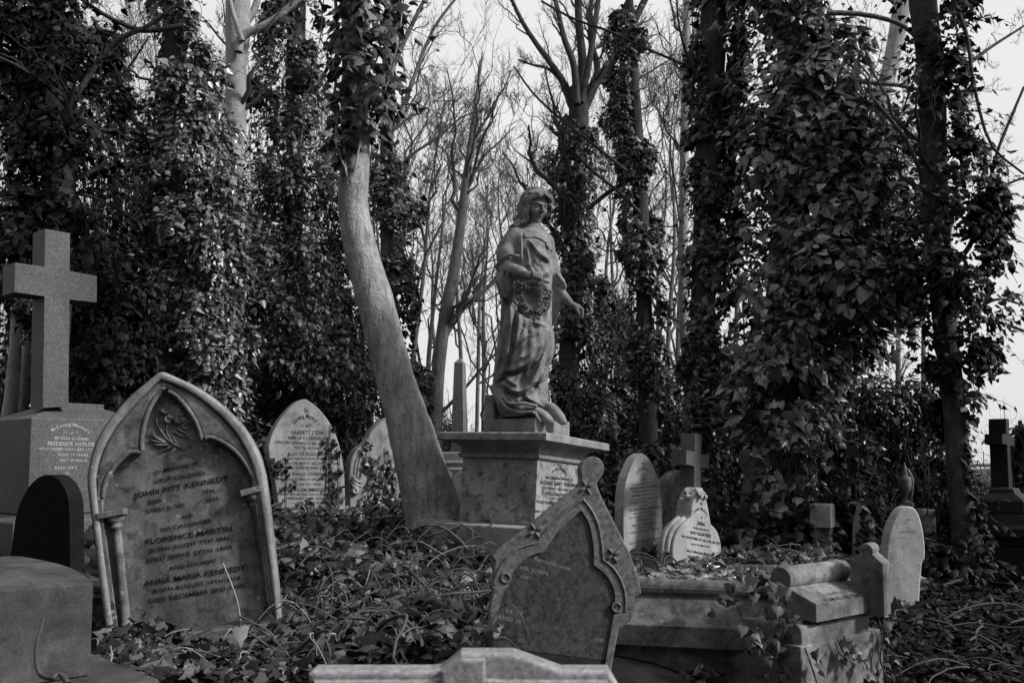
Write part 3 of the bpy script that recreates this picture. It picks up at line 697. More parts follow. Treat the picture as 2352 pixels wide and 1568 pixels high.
def build_wreath():
    lo = W(2030, 1325, -.12); hi = W(2215, 1150, -.34); lo, hi = np.minimum(lo, hi), np.maximum(lo, hi)
    f = Field(lo, hi, .003); px = lambda v: v*KS
    ring = [(2128, 1160), (2090, 1172), (2068, 1200), (2062, 1240), (2084, 1268), (2116, 1286), (2146, 1282), (2172, 1262), (2186, 1228), (2182, 1196), (2162, 1172)]
    ringd = [-.27, -.25, -.235, -.24, -.25, -.265, -.265, -.255, -.25, -.255, -.265]
    f.chain([W(a, b, d) for (a, b), d in zip(ring, ringd)]+[W(*ring[0], ringd[0])], px(13), 0, n=40)
    r = np.random.default_rng(5)
    fl = [(2072, 1180, 15, 1), (2076, 1232, 17, 1), (2066, 1252, 17, 0), (2100, 1266, 11, 0), (2126, 1284, 15, 1), (2142, 1296, 14, 0), (2164, 1248, 14, 1), (2180, 1258, 12, 1), (2166, 1276, 13, 0), (2160, 1178, 9, 0), (2166, 1192, 10, 0), (2186, 1208, 14, 0), (2104, 1176, 10, 1), (2150, 1270, 12, 0), (2090, 1250, 9, 0), (2178, 1230, 9, 0), (2112, 1290, 9, 0)]
    fl += [(x+r.normal(0, 7), y+r.normal(0, 7), s*.8, 0) for x, y, s, o in fl]
    for x, y, s, opn in fl:
        s = s*1.4
        i = np.argmin([(x-a)**2+(y-b)**2 for a, b in ring]); c = W(x, y, ringd[i]-.02); ax = unit(np.array([r.normal(0, .4), -1, r.normal(.1, .4)])); U, V_ = [q[0] for q in frame(ax[None])]; t0 = r.random()*6
        for k in range(5 + opn):
            t = t0 + k*2*math.pi/(5+opn); d = U*math.cos(t)+V_*math.sin(t)
            f.chain([c + d*px(s*.25), c + d*px(s*.72) + ax*px(s*.12)], [px(s*.2), px(s*.36)], .002, flat=(ax, 2.2))
        f.ell(c + ax*px(s*.1), [px(s*.26)]*3, k=.002)
        if opn: f.ell(c + ax*px(s*.35), [px(s*.16)]*3, k=.002, mode='sub')
    for k in range(46):
        i = r.integers(0, len(ring)); j = (i+1) % len(ring); t = r.random()
        c = W(ring[i][0]*(1-t)+ring[j][0]*t, ring[i][1]*(1-t)+ring[j][1]*t, ringd[i]-.004); d = unit(r.normal(0, 1, 3)*[1, .5, 1]); 
        f.chain([c, c + d*px(13), c + d*px(22)], [px(3), px(5.5), px(1.5)], .002, flat=(unit(np.cross(d, r.normal(0, 1, 3))), 2.5))
    return f.mesh()
# ================================================================ ground
ANCH = []
def anchor(px, py, Y): q = P(px, py, Y); ANCH.append(q)
for a in ((700, 2600, 4.2), (1240, 2065, 7.0), (1480, 2050, 7.4), (1720, 2110, 6.3), (1760, 2265, 5.6), (1600, 2450, 4.9), (1300, 2300, 5.6), (1200, 2640, 3.9), (1700, 2640, 3.7), (1500, 2250, 6.0), (2750, 2300, 6.5), (2560, 2240, 7.0),
          (3040, 2230, 6.3), (3620, 2480, 5.5), (3950, 2600, 4.6), (3750, 2700, 4.2), (3850, 2330, 7.0), (4080, 2250, 8.5), (300, 2200, 5.5), (150, 2050, 7.0), (450, 2350, 4.8), (2000, 2280, 5.5), (1900, 2060, 8.5), (2350, 2150, 7.5)): anchor(*a)
ANCH = np.array(ANCH + [np.array([x, y, z]) for x, y, z in ((0, 0, -.55), (-2, 1, -.4), (2, 1, -.45), (0, 2.2, -.35), (-1.3, 2.4, -.1), (1.4, 2.6, -.3), (3, 3.5, -.15), (-4, 4, .2), (-5, 9, .55), (0, 11, .55), (5, 10, .2), (0, 18, .5), (-9, 15, .5), (9, 16, .1), (0, 40, .3), (-20, 40, .3), (20, 40, .0), (0, -10, -.6), (14, 6, .0), (-14, 6, .3))])
def gz(x, y):
    x = np.asarray(x, float); y = np.asarray(y, float); d = (x[..., None]-ANCH[:, 0])**2+(y[..., None]-ANCH[:, 1])**2
    w = 1/(d+.05)**1.6; return (w*ANCH[:, 2]).sum(-1)/w.sum(-1)
def ground_mesh():
    t = np.linspace(-1, 1, 241); gx = np.sign(t)*(np.abs(t)*9+np.abs(t)**5*111); u = np.linspace(0, 1, 241); gy = -12+u*24+u**5*128
    X, Y = np.meshgrid(gx, gy, indexing='ij'); Z = gz(X, Y); near = np.exp(-((Y-5)/6)**2)
    Z = Z + near*(.10*(vnoise(np.stack([X*1.6, Y*1.6, 0*X], -1), 1)-.5)+.05*(vnoise(np.stack([X*5, Y*5, 0*X], -1), 2)-.5))
    i = np.arange(241*241).reshape(241, 241); q = np.stack([i[:-1, :-1], i[1:, :-1], i[1:, 1:], i[:-1, 1:]], -1).reshape(-1, 4)
    return mesh_np('ground', np.stack([X, Y, Z], -1), [q])
tag(link('ground', ground_mesh(), M['soil']), kind='structure')
def onground(px, Y): x = (px-CX)/F*Y; return np.array([x, Y, float(gz(x, Y))])
def slab_part(name, pl, root, tr, outs, thick, mat, bev=.006, z0=0.0, seg=2, n=None):
    L = []
    for o in outs:
        q = pl.loc(tr(o), z0) if tr else o
        L.append(q)
    return link(name, slab(name, L, thick, bev, seg, z0), mat, root)
def sm(pts, n=60, closed=False):
    return [tuple(p) for p in catmull(pts, n)]
# ================================================================ Kennedy headstone: gothic arch, hollow-chamfered trefoil, half columns
trA = TRc(300, 1450, 1.2544)
plK = Plane(700, 2600, 4.2, phi=4)
K = thing('arched_headstone', 'large tilted gothic headstone with carved flower and two half columns, for the Kennedy family', 'headstone', plK.matrix())
outer = sm([(165, 1445), (128, 1150), (90, 850), (62, 615), (66, 540), (85, 450), (120, 365), (170, 288), (235, 210), (300, 147), (360, 97), (405, 60), (428, 48)], 44) + sm([(440, 46), (500, 72), (590, 115), (680, 172), (770, 248), (845, 330), (900, 420), (935, 510), (955, 610), (985, 850), (1010, 1080), (1032, 1330)], 44)[0:]
outer += [(1036, 1450), (168, 1500)]
foil = [(218, 1405), (130, 760)] + sm([(133, 700), (142, 620), (165, 560), (205, 505), (245, 468), (285, 446), (335, 452)], 20)[1:] + sm([(335, 452), (330, 410), (336, 340), (356, 262), (392, 185), (436, 128)], 20)[1:] + sm([(436, 128), (505, 165), (565, 232), (612, 312), (634, 388)], 20)[1:] + sm([(634, 388), (665, 372), (720, 388), (785, 428), (840, 485), (882, 555), (915, 640)], 20)[1:] + [(1000, 1305)]
inner = sm([(205, 1450), (160, 1120), (120, 800), (100, 610), (106, 540), (128, 455), (165, 378), (212, 305), (270, 238), (330, 175), (385, 120), (424, 90)], 44) + sm([(432, 88), (500, 112), (585, 156), (668, 215), (745, 285), (808, 360), (858, 445), (892, 530), (915, 630), (948, 850), (978, 1080), (1008, 1340)], 44)
inner += [(1008, 1460), (205, 1500)]
slab_part('backing_slab', plK, K, trA, [outer], .075, M['sand'], .004, -.05)
slab_part('arch_moulding', plK, K, trA, [outer, inner], .062, M['sandlight'], .015, .008, 3)
slab_part('tracery_panel', plK, K, trA, [[(205, 1448)]+inner[1:-2]+[(1006, 1345)], foil], .050, M['sand'], .020, -.004, 4)
for pts in (foil[2:21], foil[21:41], foil[41:60], foil[60:79]):
    q = np.array([[a, b, -.012] for a, b in plK.loc(trA(pts))]); V, f = tubes(q[None], np.full((1, len(q)), .012), 8)
    link('trefoil_bead', mesh_np('bead', V, [f]), M['sand'], K)
link('bottom_ledge', slab('ledge', [plK.loc(trA([(205, 1400), (1000, 1303), (1012, 1400), (215, 1500)]))], .06, .008, 2, -.002), M['sand'], K)
def half_column(cap0, cap1, top, bot, r):
    """cap slab between two px points, shaft from top to bottom px"""
    root = K
    (a0, b0), (a1, b1), (ta, tb), (ba, bb) = plK.loc(trA([cap0, cap1, top, bot])); A = np.array([ta, tb, -.035]); B = np.array([ba, bb, -.035]); L = np.linalg.norm(B-A); d = (B-A)/L
    prof = [(0, 1.75), (.02, 1.85), (.045, 1.8), (.055, 1.25), (.075, 1.1), (.085, 1.35), (.10, 1.35), (.108, 1.0), (.14, .95), (.82, 1.0), (.83, 1.3), (.845, 1.35), (.86, 1.1), (.885, 1.25), (.92, 1.7), (.955, 1.75), (.96, 1.95), (1.02, 2.0)]
    pts = np.array([A + d*L*t for t, _ in prof]); rad = np.array([k*r for _, k in prof])
    V, f = tubes(pts[None], rad[None], 20); c = link('half_column', mesh_np('column', V, [f]), M['sand'], root)
    p = plK.loc(trA([cap0, cap1])); n = np.array([-(p[1][1]-p[0][1]), p[1][0]-p[0][0]]); n = n/np.linalg.norm(n)*.028
    link('capital_block', slab('cap', [[p[0], p[1], (p[1][0]-n[0], p[1][1]-n[1]), (p[0][0]-n[0], p[0][1]-n[1])]], .07, .004, 2, .012), M['sand'], c)
half_column((106, 757), (243, 729), (188, 765), (255, 1425), .020)
half_column((828, 642), (930, 614), (888, 655), (992, 1300), .020)
def relief_flower():
    V3 = lambda pts, z=0: np.array([[a, b, z] for a, b in plK.loc(trA(pts))])
    parts = []
    def t(pts, r0, r1, z=-.045, n=14):
        q = catmull(V3(pts, z), n); V, f = tubes(q[None], np.linspace(r0, r1, n)[None], 7); parts.append((V, [f]))
    t([(540, 436), (490, 412), (445, 378), (410, 330), (392, 290), (402, 262), (430, 250)], .004, .003)
    t([(510, 424), (482, 380), (488, 340), (520, 318), (560, 300)], .004, .003); t([(475, 400), (445, 345), (450, 300), (470, 270)], .004, .003)
    for pts in ([(440, 400), (395, 395), (362, 385)], [(440, 402), (390, 372), (375, 345)], [(455, 412), (400, 412), (380, 408)], [(470, 418), (445, 432), (420, 440)], [(490, 425), (470, 448), (440, 470)], [(520, 318), (545, 330), (565, 322)], [(500, 332), (540, 352), (560, 372)], [(488, 345), (520, 366), (556, 370)], [(530, 312), (548, 296), (566, 300)]): t(pts, .009, .002, -.043, 8)
    Vs = V3([(470, 262)])[0]
    f = Field(Vs-[.09, .07, .04], Vs+[.09, .07, .05], .0025)
    for (x, y, a, b) in ((440, 240, .028, .018), (475, 235, .024, .020), (510, 256, .026, .018), (470, 268, .022, .018), (530, 285, .02, .014), (450, 285, .018, .022), (505, 290, .02, .02), (500, 240, .02, .014)):
        c = V3([(x, y)], -.044)[0]; f.ell(c, (a, b, .018), k=.004); f.ell(c+[.004, .004, .018], (a*.55, b*.5, .008), k=.004, mode='sub')
    parts.append(f.mesh()); return merge(parts)
V, f = relief_flower(); link('carved_flower', mesh_np('carved_flower', V, f), M['sand'], K)
inscription(plK, K, trA, [('In Memory of', (392, 556), (606, 508), 17), ('LIEUT COLONEL', (383, 606), (645, 561), 20), ('JOHN PITT KENNEDY', (279, 681), (762, 590), 25), ('BORN', (355, 712), (420, 700), 18), ('1796.', (632, 660), (697, 647), 18),
    ('DIED JUNE', (345, 758), (538, 722), 18), ('1879.', (648, 702), (716, 689), 18), ('AND', (523, 786), (581, 774), 17), ('HIS DAUGHTER', (417, 850), (676, 803), 18), ('FLORENCE MARTIN,', (340, 916), (790, 843), 25), ('BORN AUGST 7TH 1846.', (363, 957), (775, 888), 19),
    ('DIED SEPTR 27TH 1899.', (345, 1008), (786, 936), 19), ('AND HIS WIFE', (458, 1046), (696, 1006), 18), ('ANNA MARIA KENNEDY,', (331, 1128), (858, 1042), 26), ('BORN AUGUST 19TH 1814.', (378, 1162), (826, 1092), 19), ('DIED DECEMBER 3RD 1902.', (355, 1214), (846, 1132), 20)], M['leadletter'], z=-.0465, bold=.02)
# ================================================================ Naylor cross on its block
trN = TRc(0, 880, 578/450.)
plN = Plane(171, 1632, 6.0, phi=50)
N_ = thing('cross_monument', 'tall grey granite cross on a sloping block with pale lettering, for Frederick Naylor', 'cross', plN.matrix())
cr = [(218, 966), (228, 393), (73, 371), (76, 218), (228, 240), (231, 45), (361, 68), (359, 262), (499, 288), (498, 424), (358, 410), (352, 958)]
link('cross_shaft', slab('cross', [plN.loc(trN(cr))], .19, .004, 2, 0), M['cross'], N_)
plNb = Plane(125, 1672, 5.86, phi=50)
Mi = plN.matrix().inverted()
def toN(V): V = np.asarray(V); A = np.array(Mi); return V@A[:3, :3].T + A[:3, 3]
bl = plNb.world(0, 0); ub, nb = plNb.u, plNb.n
Lr = .80
O = bl; V, f = stack(O, ub, -nb, np.array([0, 0, 1.0]), Lr, .72, [(0.0, -.62), (0, 0), (-.006, .006), (-.20, .085), (-.22, .092), (-.22, .125)])
bevel(link('cross_block', mesh_np('block', toN(V), f, False), M['cross'], N_), .004)
V, f = stack(O, ub, -nb, np.array([0, 0, 1.0]), Lr, .72, [(.14, -1.0), (.14, -.66), (.13, -.65), (.0, -.625)])
bevel(link('block_step', mesh_np('step', toN(V), f, False), M['cross'], N_), .004)
class Sub:  # a second plane written in the coordinates of an already placed thing
    def __init__(s, pl, base): s.pl = pl; s.A = np.array(base.matrix().inverted()); s.loc = pl.loc
    def tolocal(s, V): V = np.asarray(V); W_ = s.pl.O + V[:, :1]*s.pl.u + V[:, 1:2]*s.pl.v + V[:, 2:]*s.pl.n; return W_@s.A[:3, :3].T + s.A[:3, 3]
def ins_sub(pl, base, root, tr, lines, mat, z=.0015, bold=.012):
    o = inscription(pl, root, tr, lines, mat, z, bold=bold); co = np.empty(len(o.data.vertices)*3, np.float32); o.data.vertices.foreach_get('co', co)
    o.data.vertices.foreach_set('co', Sub(pl, base).tolocal(co.reshape(-1, 3)).astype(np.float32).ravel()); o.data.update(); return o
trN2 = TRc(100, 1660, 977/360.)
ins_sub(plNb, plN, N_, trN2, [('arc', 'In Loving Memory', (295, 178), (500, 118), (700, 205), 36), ('of', (487, 210), (522, 212), 34), ('-', (420, 192), (458, 192), 30), ('-', (548, 196), (584, 196), 30), ('MY DEAR HUSBAND', (322, 262), (686, 274), 30), ('FREDERICK NAYLOR', (246, 326), (752, 338), 42), ('WHO PASSED AWAY JULY 11TH', (150, 376), (748, 388), 28), ('AGED 57 YEARS.', (354, 440), (690, 446), 28), ('REST IN PEACE.', (374, 500), (678, 506), 28, .2), ('ALSO OF J', (316, 584), (556, 586), 28), ('EL', (440, 640), (488, 642), 28)], M['dullletter'], .002)
# ================================================================ dark arched stone before the cross block
tr7 = TRc(0, 1821, 2352/1365.)
plD = Plane(180, 2150, 4.9, phi=-14)
D_ = thing('dark_headstone', 'small black round-topped slate headstone half hidden in shade below the tall granite cross', 'headstone', plD.matrix())
dk = [(40, 800), (75, 660)] + sm([(92, 520), (112, 400), (150, 300), (200, 212), (262, 152), (330, 132), (395, 158), (445, 222), (474, 305), (482, 420)], 30) + [(484, 800)]
slab_part('slate_slab', plD, D_, tr7, [dk], .11, M['slate'], .004)
# ================================================================ Harriett headstone
tr6 = TRc(1000, 1550, 2352/900.)
plH = Plane(1230, 2062, 7.0, phi=32)
H_ = thing('pointed_headstone', 'pale pointed-arch headstone with ivy strands climbing its lettered face, for Harriett Lydia Dennison', 'headstone', plH.matrix())
hh = sm([(330, 1420), (310, 1330), (275, 1100), (240, 900), (205, 760), (190, 650), (203, 560), (240, 460), (300, 350), (380, 250), (470, 165), (540, 127), (578, 120)], 36) + sm([(590, 121), (650, 160), (730, 228), (812, 330), (870, 430), (920, 545), (958, 700), (982, 850), (992, 1000), (1000, 1340)], 36) + [(1002, 1440)]
slab_part('headstone_slab', plH, H_, tr6, [hh], .10, M['sandlight'], .012, 0, 4)
inscription(plH, H_, tr6, [('In', (570, 265), (612, 265), 55), ('arc', 'Loving Memory', (462, 388), (590, 318), (716, 404), 46), ('of', (580, 418), (608, 418), 38), ('-', (533, 408), (568, 408), 40), ('-', (618, 408), (654, 408), 40), ('HARRIETT LYDIA.', (428, 488), (776, 492), 43), ('WIFE OF F.L.DENNISON', (395, 543), (796, 548), 34), ('WHO DIED 26TH MARCH 1888, AGED 58 YEARS.', (262, 580), (926, 606), 25), ('"THY WILL BE DONE."', (458, 640), (742, 645), 24, .2), ('ALSO OF ELIZA ANNIE', (390, 706), (832, 711), 33), ('ELDEST DAUGHTER OF THE ABOVE', (352, 750), (862, 756), 22, .15), ('WHO DIED 2ND MARCH 1863, AGED 14 YEARS', (262, 800), (930, 806), 26), ('INTERRED IN ABNEY PARK CEMETERY', (312, 848), (884, 852), 26), ('ALSO OF FRANCIS LOWSON DENNISON', (270, 918), (946, 920), 34), ('WHO DIED 11TH MARCH 1892, AGED 57 YEARS', (265, 968), (920, 970), 25), ('HIS END WAS PEACE.', (460, 1020), (742, 1020), 22, .15), ('ALSO OF WILLIAM EMMERSON DENNISON', (300, 1082), (958, 1085), 34), ('ONLY AND BELOVED SON OF THE ABOVE', (325, 1124), (880, 1126), 22, .15), ('FEBRUARY 1888, AGED 28 YEARS', (375, 1168), (965, 1168), 25), ('AT REST.', (475, 1214), (738, 1214), 22), ('ALSO OF HARRIETT MARY H', (320, 1280), (792, 1280), 34), ('DAUGHTER', (432, 1322), (580, 1322), 22, .15)], M['leadletter'], .001, bold=.02)
# ================================================================ White family stone, right half behind the leaning trunk
plW = Plane(1460, 2060, 7.45, phi=30)
W_s = thing('ogee_headstone', 'shouldered headstone with scrolled moulding smothered in ivy, half behind the leaning trunk', 'headstone', plW.matrix())
half = [(1040, 1400), (1040, 1130), (1036, 1000), (1042, 860), (1062, 740), (1110, 652), (1172, 600), (1205, 572), (1232, 540), (1262, 470), (1320, 400), (1395, 340), (1470, 300)]
ww = sm(half, 40) + sm([(1480, 298), (1560, 330), (1640, 400), (1690, 480), (1712, 560), (1745, 600), (1800, 660), (1838, 760), (1850, 900), (1850, 1400)], 40)
slab_part('headstone_slab', plW, W_s, tr6, [ww], .13, M['sandlight'], .016, 0, 4)
for dx in (28, 62):
    q = np.array([[a, b, .0] for a, b in plW.loc(tr6(sm([(1060+dx, 960), (1066+dx, 860), (1086+dx, 760), (1130+dx, 680), (1180+dx*.8, 640)], 14)))]); V, f = tubes(q[None], np.full((1, 14), .010), 7); link('scroll_moulding', mesh_np('scroll', V, [f]), M['sandlight'], W_s)
f = Field(np.array([*plW.loc(tr6([(1030, 1130)]))[0], -.05]), np.array([*plW.loc(tr6([(1190, 890)]))[0], .06]), .004)
lc = lambda x, y, z=0: np.array([*plW.loc(tr6([(x, y)]))[0], z])
for k, (a, b, c) in enumerate((((1070, 920), (1100, 970), (1160, 985)), ((1062, 950), (1095, 1010), (1158, 1030)), ((1056, 990), (1085, 1040), (1150, 1060)), ((1070, 1075), (1095, 1095), (1150, 1080)))): f.chain([lc(*a, .0), lc(*b, .02), lc(*c, .005)], [.008, .016, .007], .006, n=10)
f.ell(lc(1092, 1080, .01), (.035, .03, .03), k=.01); f.ell(lc(1088, 1078, .04), (.015, .013, .015), k=.006, mode='sub')
link('carved_leaf_stop', mesh_np('leafstop', *f.mesh()), M['sandlight'], W_s)
inscription(plW, W_s, tr6, [('THE FAMILY', (1362, 645), (1445, 500), 24), ('BELOVED WIFE', (1340, 725), (1500, 728), 24), ('DIED MAY 3', (1335, 778), (1490, 780), 30), ('WHITE', (1420, 875), (1530, 876), 32), ('DIED', (1320, 930), (1400, 932), 30), ('INTERRED AT W', (1340, 975), (1545, 978), 24)], M['faintletter'], .001)
# stone with rolled top on the far side of the trunk, and a small arched one
plR = Plane(1780, 2040, 7.8, phi=24)
R_ = thing('rolled_headstone', 'pale sloping-shouldered headstone with small rolled top peeping right of the leaning trunk', 'headstone', plR.matrix())
rr_ = [(1760, 1250), (1760, 760), (1800, 640), (1850, 590), (1890, 575)] + sm([(1895, 545), (1915, 528), (1945, 532), (1962, 548)], 8) + sm([(1972, 562), (2000, 630), (2030, 730), (2060, 830), (2072, 868)], 12) + [(2108, 876), (2120, 915), (2094, 1005), (2092, 1350), (1760, 1350)]
slab_part('headstone_slab', plR, R_, tr6, [rr_], .10, M['sandlight'], .01, 0, 3)
plS = Plane(1820, 2050, 8.2, phi=20)
S_ = thing('small_arched_headstone', 'small pale arched headstone squeezed between the leaning trunk and the statue pedestal', 'headstone', plS.matrix())
ss = sm([(2095, 1400), (2098, 1150), (2104, 1050), (2125, 970), (2165, 905), (2230, 868), (2300, 860)], 20) + sm([(2330, 864), (2400, 900), (2450, 990), (2470, 1100), (2475, 1400)], 20)[1:]
slab_part('headstone_slab', plS, S_, tr6, [ss], .1, M['sandlight'], .01, 0, 3)
inscription(plS, S_, tr6, [('HER CHILD', (2148, 1120), (2330, 1122), 24), ('WHO DIED', (2132, 1168), (2300, 1170), 24)], M['faintletter'], .001)
# ================================================================ obelisk far behind
tr5 = TRc(1365, 910, 2352/1365.)
Yo = 11.2; oc = P(1365+815/1.7231, 1800, Yo); zt = P(1838, 1430, Yo)[2]; z1 = P(1838, 1452, Yo)[2]; zb = P(1838, 1742, Yo)[2]
u_o = np.array([-math.cos(math.radians(18)), math.sin(math.radians(18)), 0]); r_o = np.array([math.sin(math.radians(18)), math.cos(math.radians(18)), 0])
w1, w0 = .054, .082
rt = thing('stone_obelisk', 'tall plain grey granite obelisk rising far behind the tombs', 'obelisk', loc=(oc[0], Yo, float(gz(oc[0], Yo))))
def cstack(rings, c): # rings: (half width, z)
    V = [];
    for h, z in rings:
        for a, b in ((-1, -1), (1, -1), (1, 1), (-1, 1)): V.append(np.array([c[0], c[1], z]) + u_o*a*h + r_o*b*h)
    n = len(rings); q = [(4*i+k, 4*i+4+k, 4*i+4+(k+1) % 4, 4*i+(k+1) % 4) for i in range(n-1) for k in range(4)] + [(0, 1, 2, 3)]
    return np.array(V)-np.array(rt.location), [np.array(q)]
V, f = cstack([(w0*1.06, zb-.25), (w1, z1), (.002, zt)], oc); link('obelisk_shaft', mesh_np('shaft', V, f, False), M['obel'], rt)
zc = P(1838, 1842, Yo)[2]
V, f = cstack([(.52, zc-1.6), (.52, zc-.22), (.42, zc-.2), (.42, zc-.1), (.38, zc-.08), (.38, zc-.02), (.33, zc), (.30, zb-.22), (.26, zb-.2)], oc); bevel(link('obelisk_base', mesh_np('obase', V, f, False), M['obel'], rt), .01)
# ================================================================ Freeman monument: plinth, die, moulded cap
tr8 = TRc(1700, 1700, 1960/750.)
Op = P(2138, 2102, 5.42)
uL = unit(np.array([-.848, .530, .022])); uR = unit(np.array([.53, .848, -.062])); uR = unit(uR - uL*np.dot(uL, uR)); wU = np.cross(uR, uL)
plF = Plane(0, 0, 0, axes=(uR, wU, -uL), O=Op)
Fm = thing('monument_pedestal', 'square stained-marble pedestal with moulded cap and lettered bright side carrying the draped statue', 'pedestal', plF.matrix())
Fi = np.array(plF.matrix().inverted()); toF = lambda V: np.asarray(V)@Fi[:3, :3].T + Fi[:3, 3]
PL, PR, PH = .545, .59, .392
def fstack(name, rings, mat, bw=.003, sm_=False): V, f = stack(Op, uL, uR, wU, PL, PR, rings); return bevel(link(name, mesh_np(name, toF(V), f, sm_), mat, Fm), bw)
fstack('die', [(0, 0), (0, PH)], M['marble'], .003)
fstack('plinth_block', [(.155, -.55), (.15, -.018), (.142, -.012), (-.02, .0005)], M['plinth'], .005)
fstack('moulded_cap', [(-.01, PH+.0005)] + [(.004+.018*math.sin(t), PH+.018-.018*math.cos(t)) for t in np.linspace(.2, 3.0, 7)] + [(.006, PH+.045)] + [(.006+.085*(1-math.cos(t)), PH+.045+.055*math.sin(t)) for t in np.linspace(.2, 1.5, 6)] + [(.115, PH+.102), (.122, PH+.106), (.122, PH+.145), (.114, PH+.152), (-.12, PH+.172)], M['plinth'], .002)
inscription(plF, Fm, tr8, [('IN', (1385, 425), (1420, 432), 24), ('arc', 'Ever Loving', (1336, 508), (1405, 462), (1472, 524), 34), ('and Cherished Memory of', (1258, 555), (1542, 582), 30), ('AGNES AMY FREEMAN', (1195, 612), (1618, 650), 36), ('THE DEARLY BELOVED WIFE OF', (1218, 662), (1600, 702), 24), ('WILLIAM FREEMAN', (1262, 724), (1538, 756), 32), ('OF CLAPTON', (1322, 772), (1470, 790), 24), ('WHO PASSED AWAY', (1160, 810), (1440, 842), 30), ('AGED', (1282, 862), (1340, 868), 24), ('HER CHILDREN', (1152, 908), (1320, 924), 22)], M['leadletter'], .001, bold=.03)
# statue on its own carved block
cap_top = PH+.168
Sb = Op + wU*cap_top
tr9 = TRc(1920, 1300, 1307/400.)
St = thing('robed_statue', 'weathered stone statue of a long-haired robed woman holding a flower garland', 'statue', loc=tuple(Sb + uL*.27 + uR*.28))
sl0 = np.array(St.location)
V, f = build_figure(); link('draped_figure', mesh_np('figure', V-sl0, f), M['angel'], St)
V, f = build_wreath(); link('flower_garland', mesh_np('garland', V-sl0, f), M['garland'], St)
# block: near corner px (2140,1734)->(2140,1668); left (1933,1734); right (2263,1752)
Ob = P(2140, 1733, 5.52) - np.array([0, 0, .004]); uB = unit(np.array([-.80, .60, .0])); rB = unit(np.array([.62, .785, -.03])); upv = np.array([.02, 0, 1.0])
V1, f1 = box_arr(Ob-upv*.03, uB, rB, upv, .405, .37, .128)
V2, f2 = box_arr(Ob-upv*.029+uB*.325+rB*.004, uB, rB, upv, .076, .30, .285)
V3, f3 = box_arr(Ob-upv*.028+uB*.285+rB*.05, uB, rB, upv, .09, .26, .20)
V, f = merge([(V1, f1), (V2, f2), (V3, f3)]); bevel(link('statue_block', mesh_np('sblock', V-sl0, f, False), M['angel'], St), .006, 2)
# ================================================================ leaning broken stone in front
tr10 = TRc(1900, 1750, 1220/700.)
plB = Plane(2200, 2500, 3.6, phi=6, tilt=6)
B_ = thing('leaning_headstone', 'dark speckled granite headstone with round finial leaning sharply before the pedestal', 'headstone', plB.matrix())
knob = sm([(722, 335), (738, 300), (742, 275), (736, 235), (737, 200), (752, 162), (788, 136), (830, 130), (868, 146), (895, 182), (900, 226), (884, 268), (862, 295), (848, 322)], 40)
fo = [(-20, 1740), (52, 1450), (128, 1062), (108, 1030), (112, 1000), (125, 968), (141, 862), (116, 816), (200, 742), (400, 590), (600, 427)] + knob + [(878, 405), (980, 605), (1080, 805), (1148, 1000), (1160, 1084), (1118, 1112), (1113, 1170), (1090, 1268), (1060, 1292), (1018, 1328), (1003, 1337), (960, 1560), (935, 1740)]
pan = [(10, 1740), (92, 1440), (195, 1062)] + sm([(238, 1005), (246, 955), (275, 905), (335, 848), (400, 806), (482, 784)], 14) + sm([(482, 784), (512, 728), (560, 662), (640, 580), (742, 490)], 14)[1:] + sm([(742, 490), (798, 580), (824, 680), (836, 780), (838, 880)], 14)[1:] + sm([(838, 880), (900, 930), (950, 990), (976, 1052), (986, 1115), (984, 1190)], 14)[1:] + [(972, 1262), (920, 1560), (890, 1740)]
slab_part('granite_slab', plB, B_, tr10, [fo, pan], .085, M['fallen'], .005, 0, 2)
slab_part('sunk_panel', plB, B_, tr10, [[(p[0], p[1]) for p in fo[1:-1]]], .072, M['fallenpanel'], .003, -.010)
for pts in (sm([(130, 1020), (150, 960), (190, 880), (250, 810), (320, 762), (438, 730)], 16), sm([(438, 730), (466, 680), (530, 606), (640, 506), (752, 428)], 16), sm([(752, 428), (808, 500), (856, 600), (880, 720), (892, 850)], 16), sm([(892, 850), (960, 905), (1010, 980), (1040, 1060), (1050, 1140), (1050, 1212)], 16)):
    q = np.array([[a, b, .0] for a, b in plB.loc(tr10(pts))]); V, f_ = tubes(q[None], np.full((1, len(q)), .0065), 6); link('incised_moulding', mesh_np('imould', V, [f_]), M['fallen'], B_)
lcB = lambda x, y, z=0: np.array([*plB.loc(tr10([(x, y)]))[0], z])
def rosette(c, s, n, k=0):
    parts = []
    for i in range(n):
        t = k+i*2*math.pi/n; d = np.array([math.cos(t), math.sin(t), 0]); q = np.array([c+d*s*.15, c+d*s*.55+[0, 0, .004], c+d*s]); V, f_ = tubes(q[None], np.array([[s*.12, s*.26, s*.05]]), 7); parts.append((V, [f_]))
    return merge(parts)
for x, y, s in ((775, 345, .035), (420, 650, .035), (960, 820, .035)): link('carved_rosette', mesh_np('ros', *rosette(lcB(x, y, .0), s, 4, .5), ), M['fallen'], B_)
for x, y in ((214, 978), (986, 1182)):
    t = np.linspace(0, 2*math.pi, 20); q = lcB(x, y, .001)+np.stack([.017*np.cos(t), .017*np.sin(t), 0*t], 1); V, f_ = tubes(q[None], np.full((1, 20), .006), 6); link('roundel', mesh_np('roundel', V, [f_]), M['fallen'], B_)
trB = TRc(1950, 2150, 1095/550.)
inscription(plB, B_, trB, [('Remembrance', (375, 180), (660, 262), 36), ('MR JOHN', (262, 255), (480, 300), 34), ('OF', (262, 320), (330, 335), 26), ('55 YE', (145, 596), (285, 622), 30), ('AND', (78, 645), (200, 668), 34), ('D', (230, 678), (262, 684), 30), ('M', (95, 718), (125, 725), 34), ('O', (250, 828), (286, 834), 28), ('OF', (850, 820), (920, 838), 28)], M['faintletter'], -.0092, bold=.0)
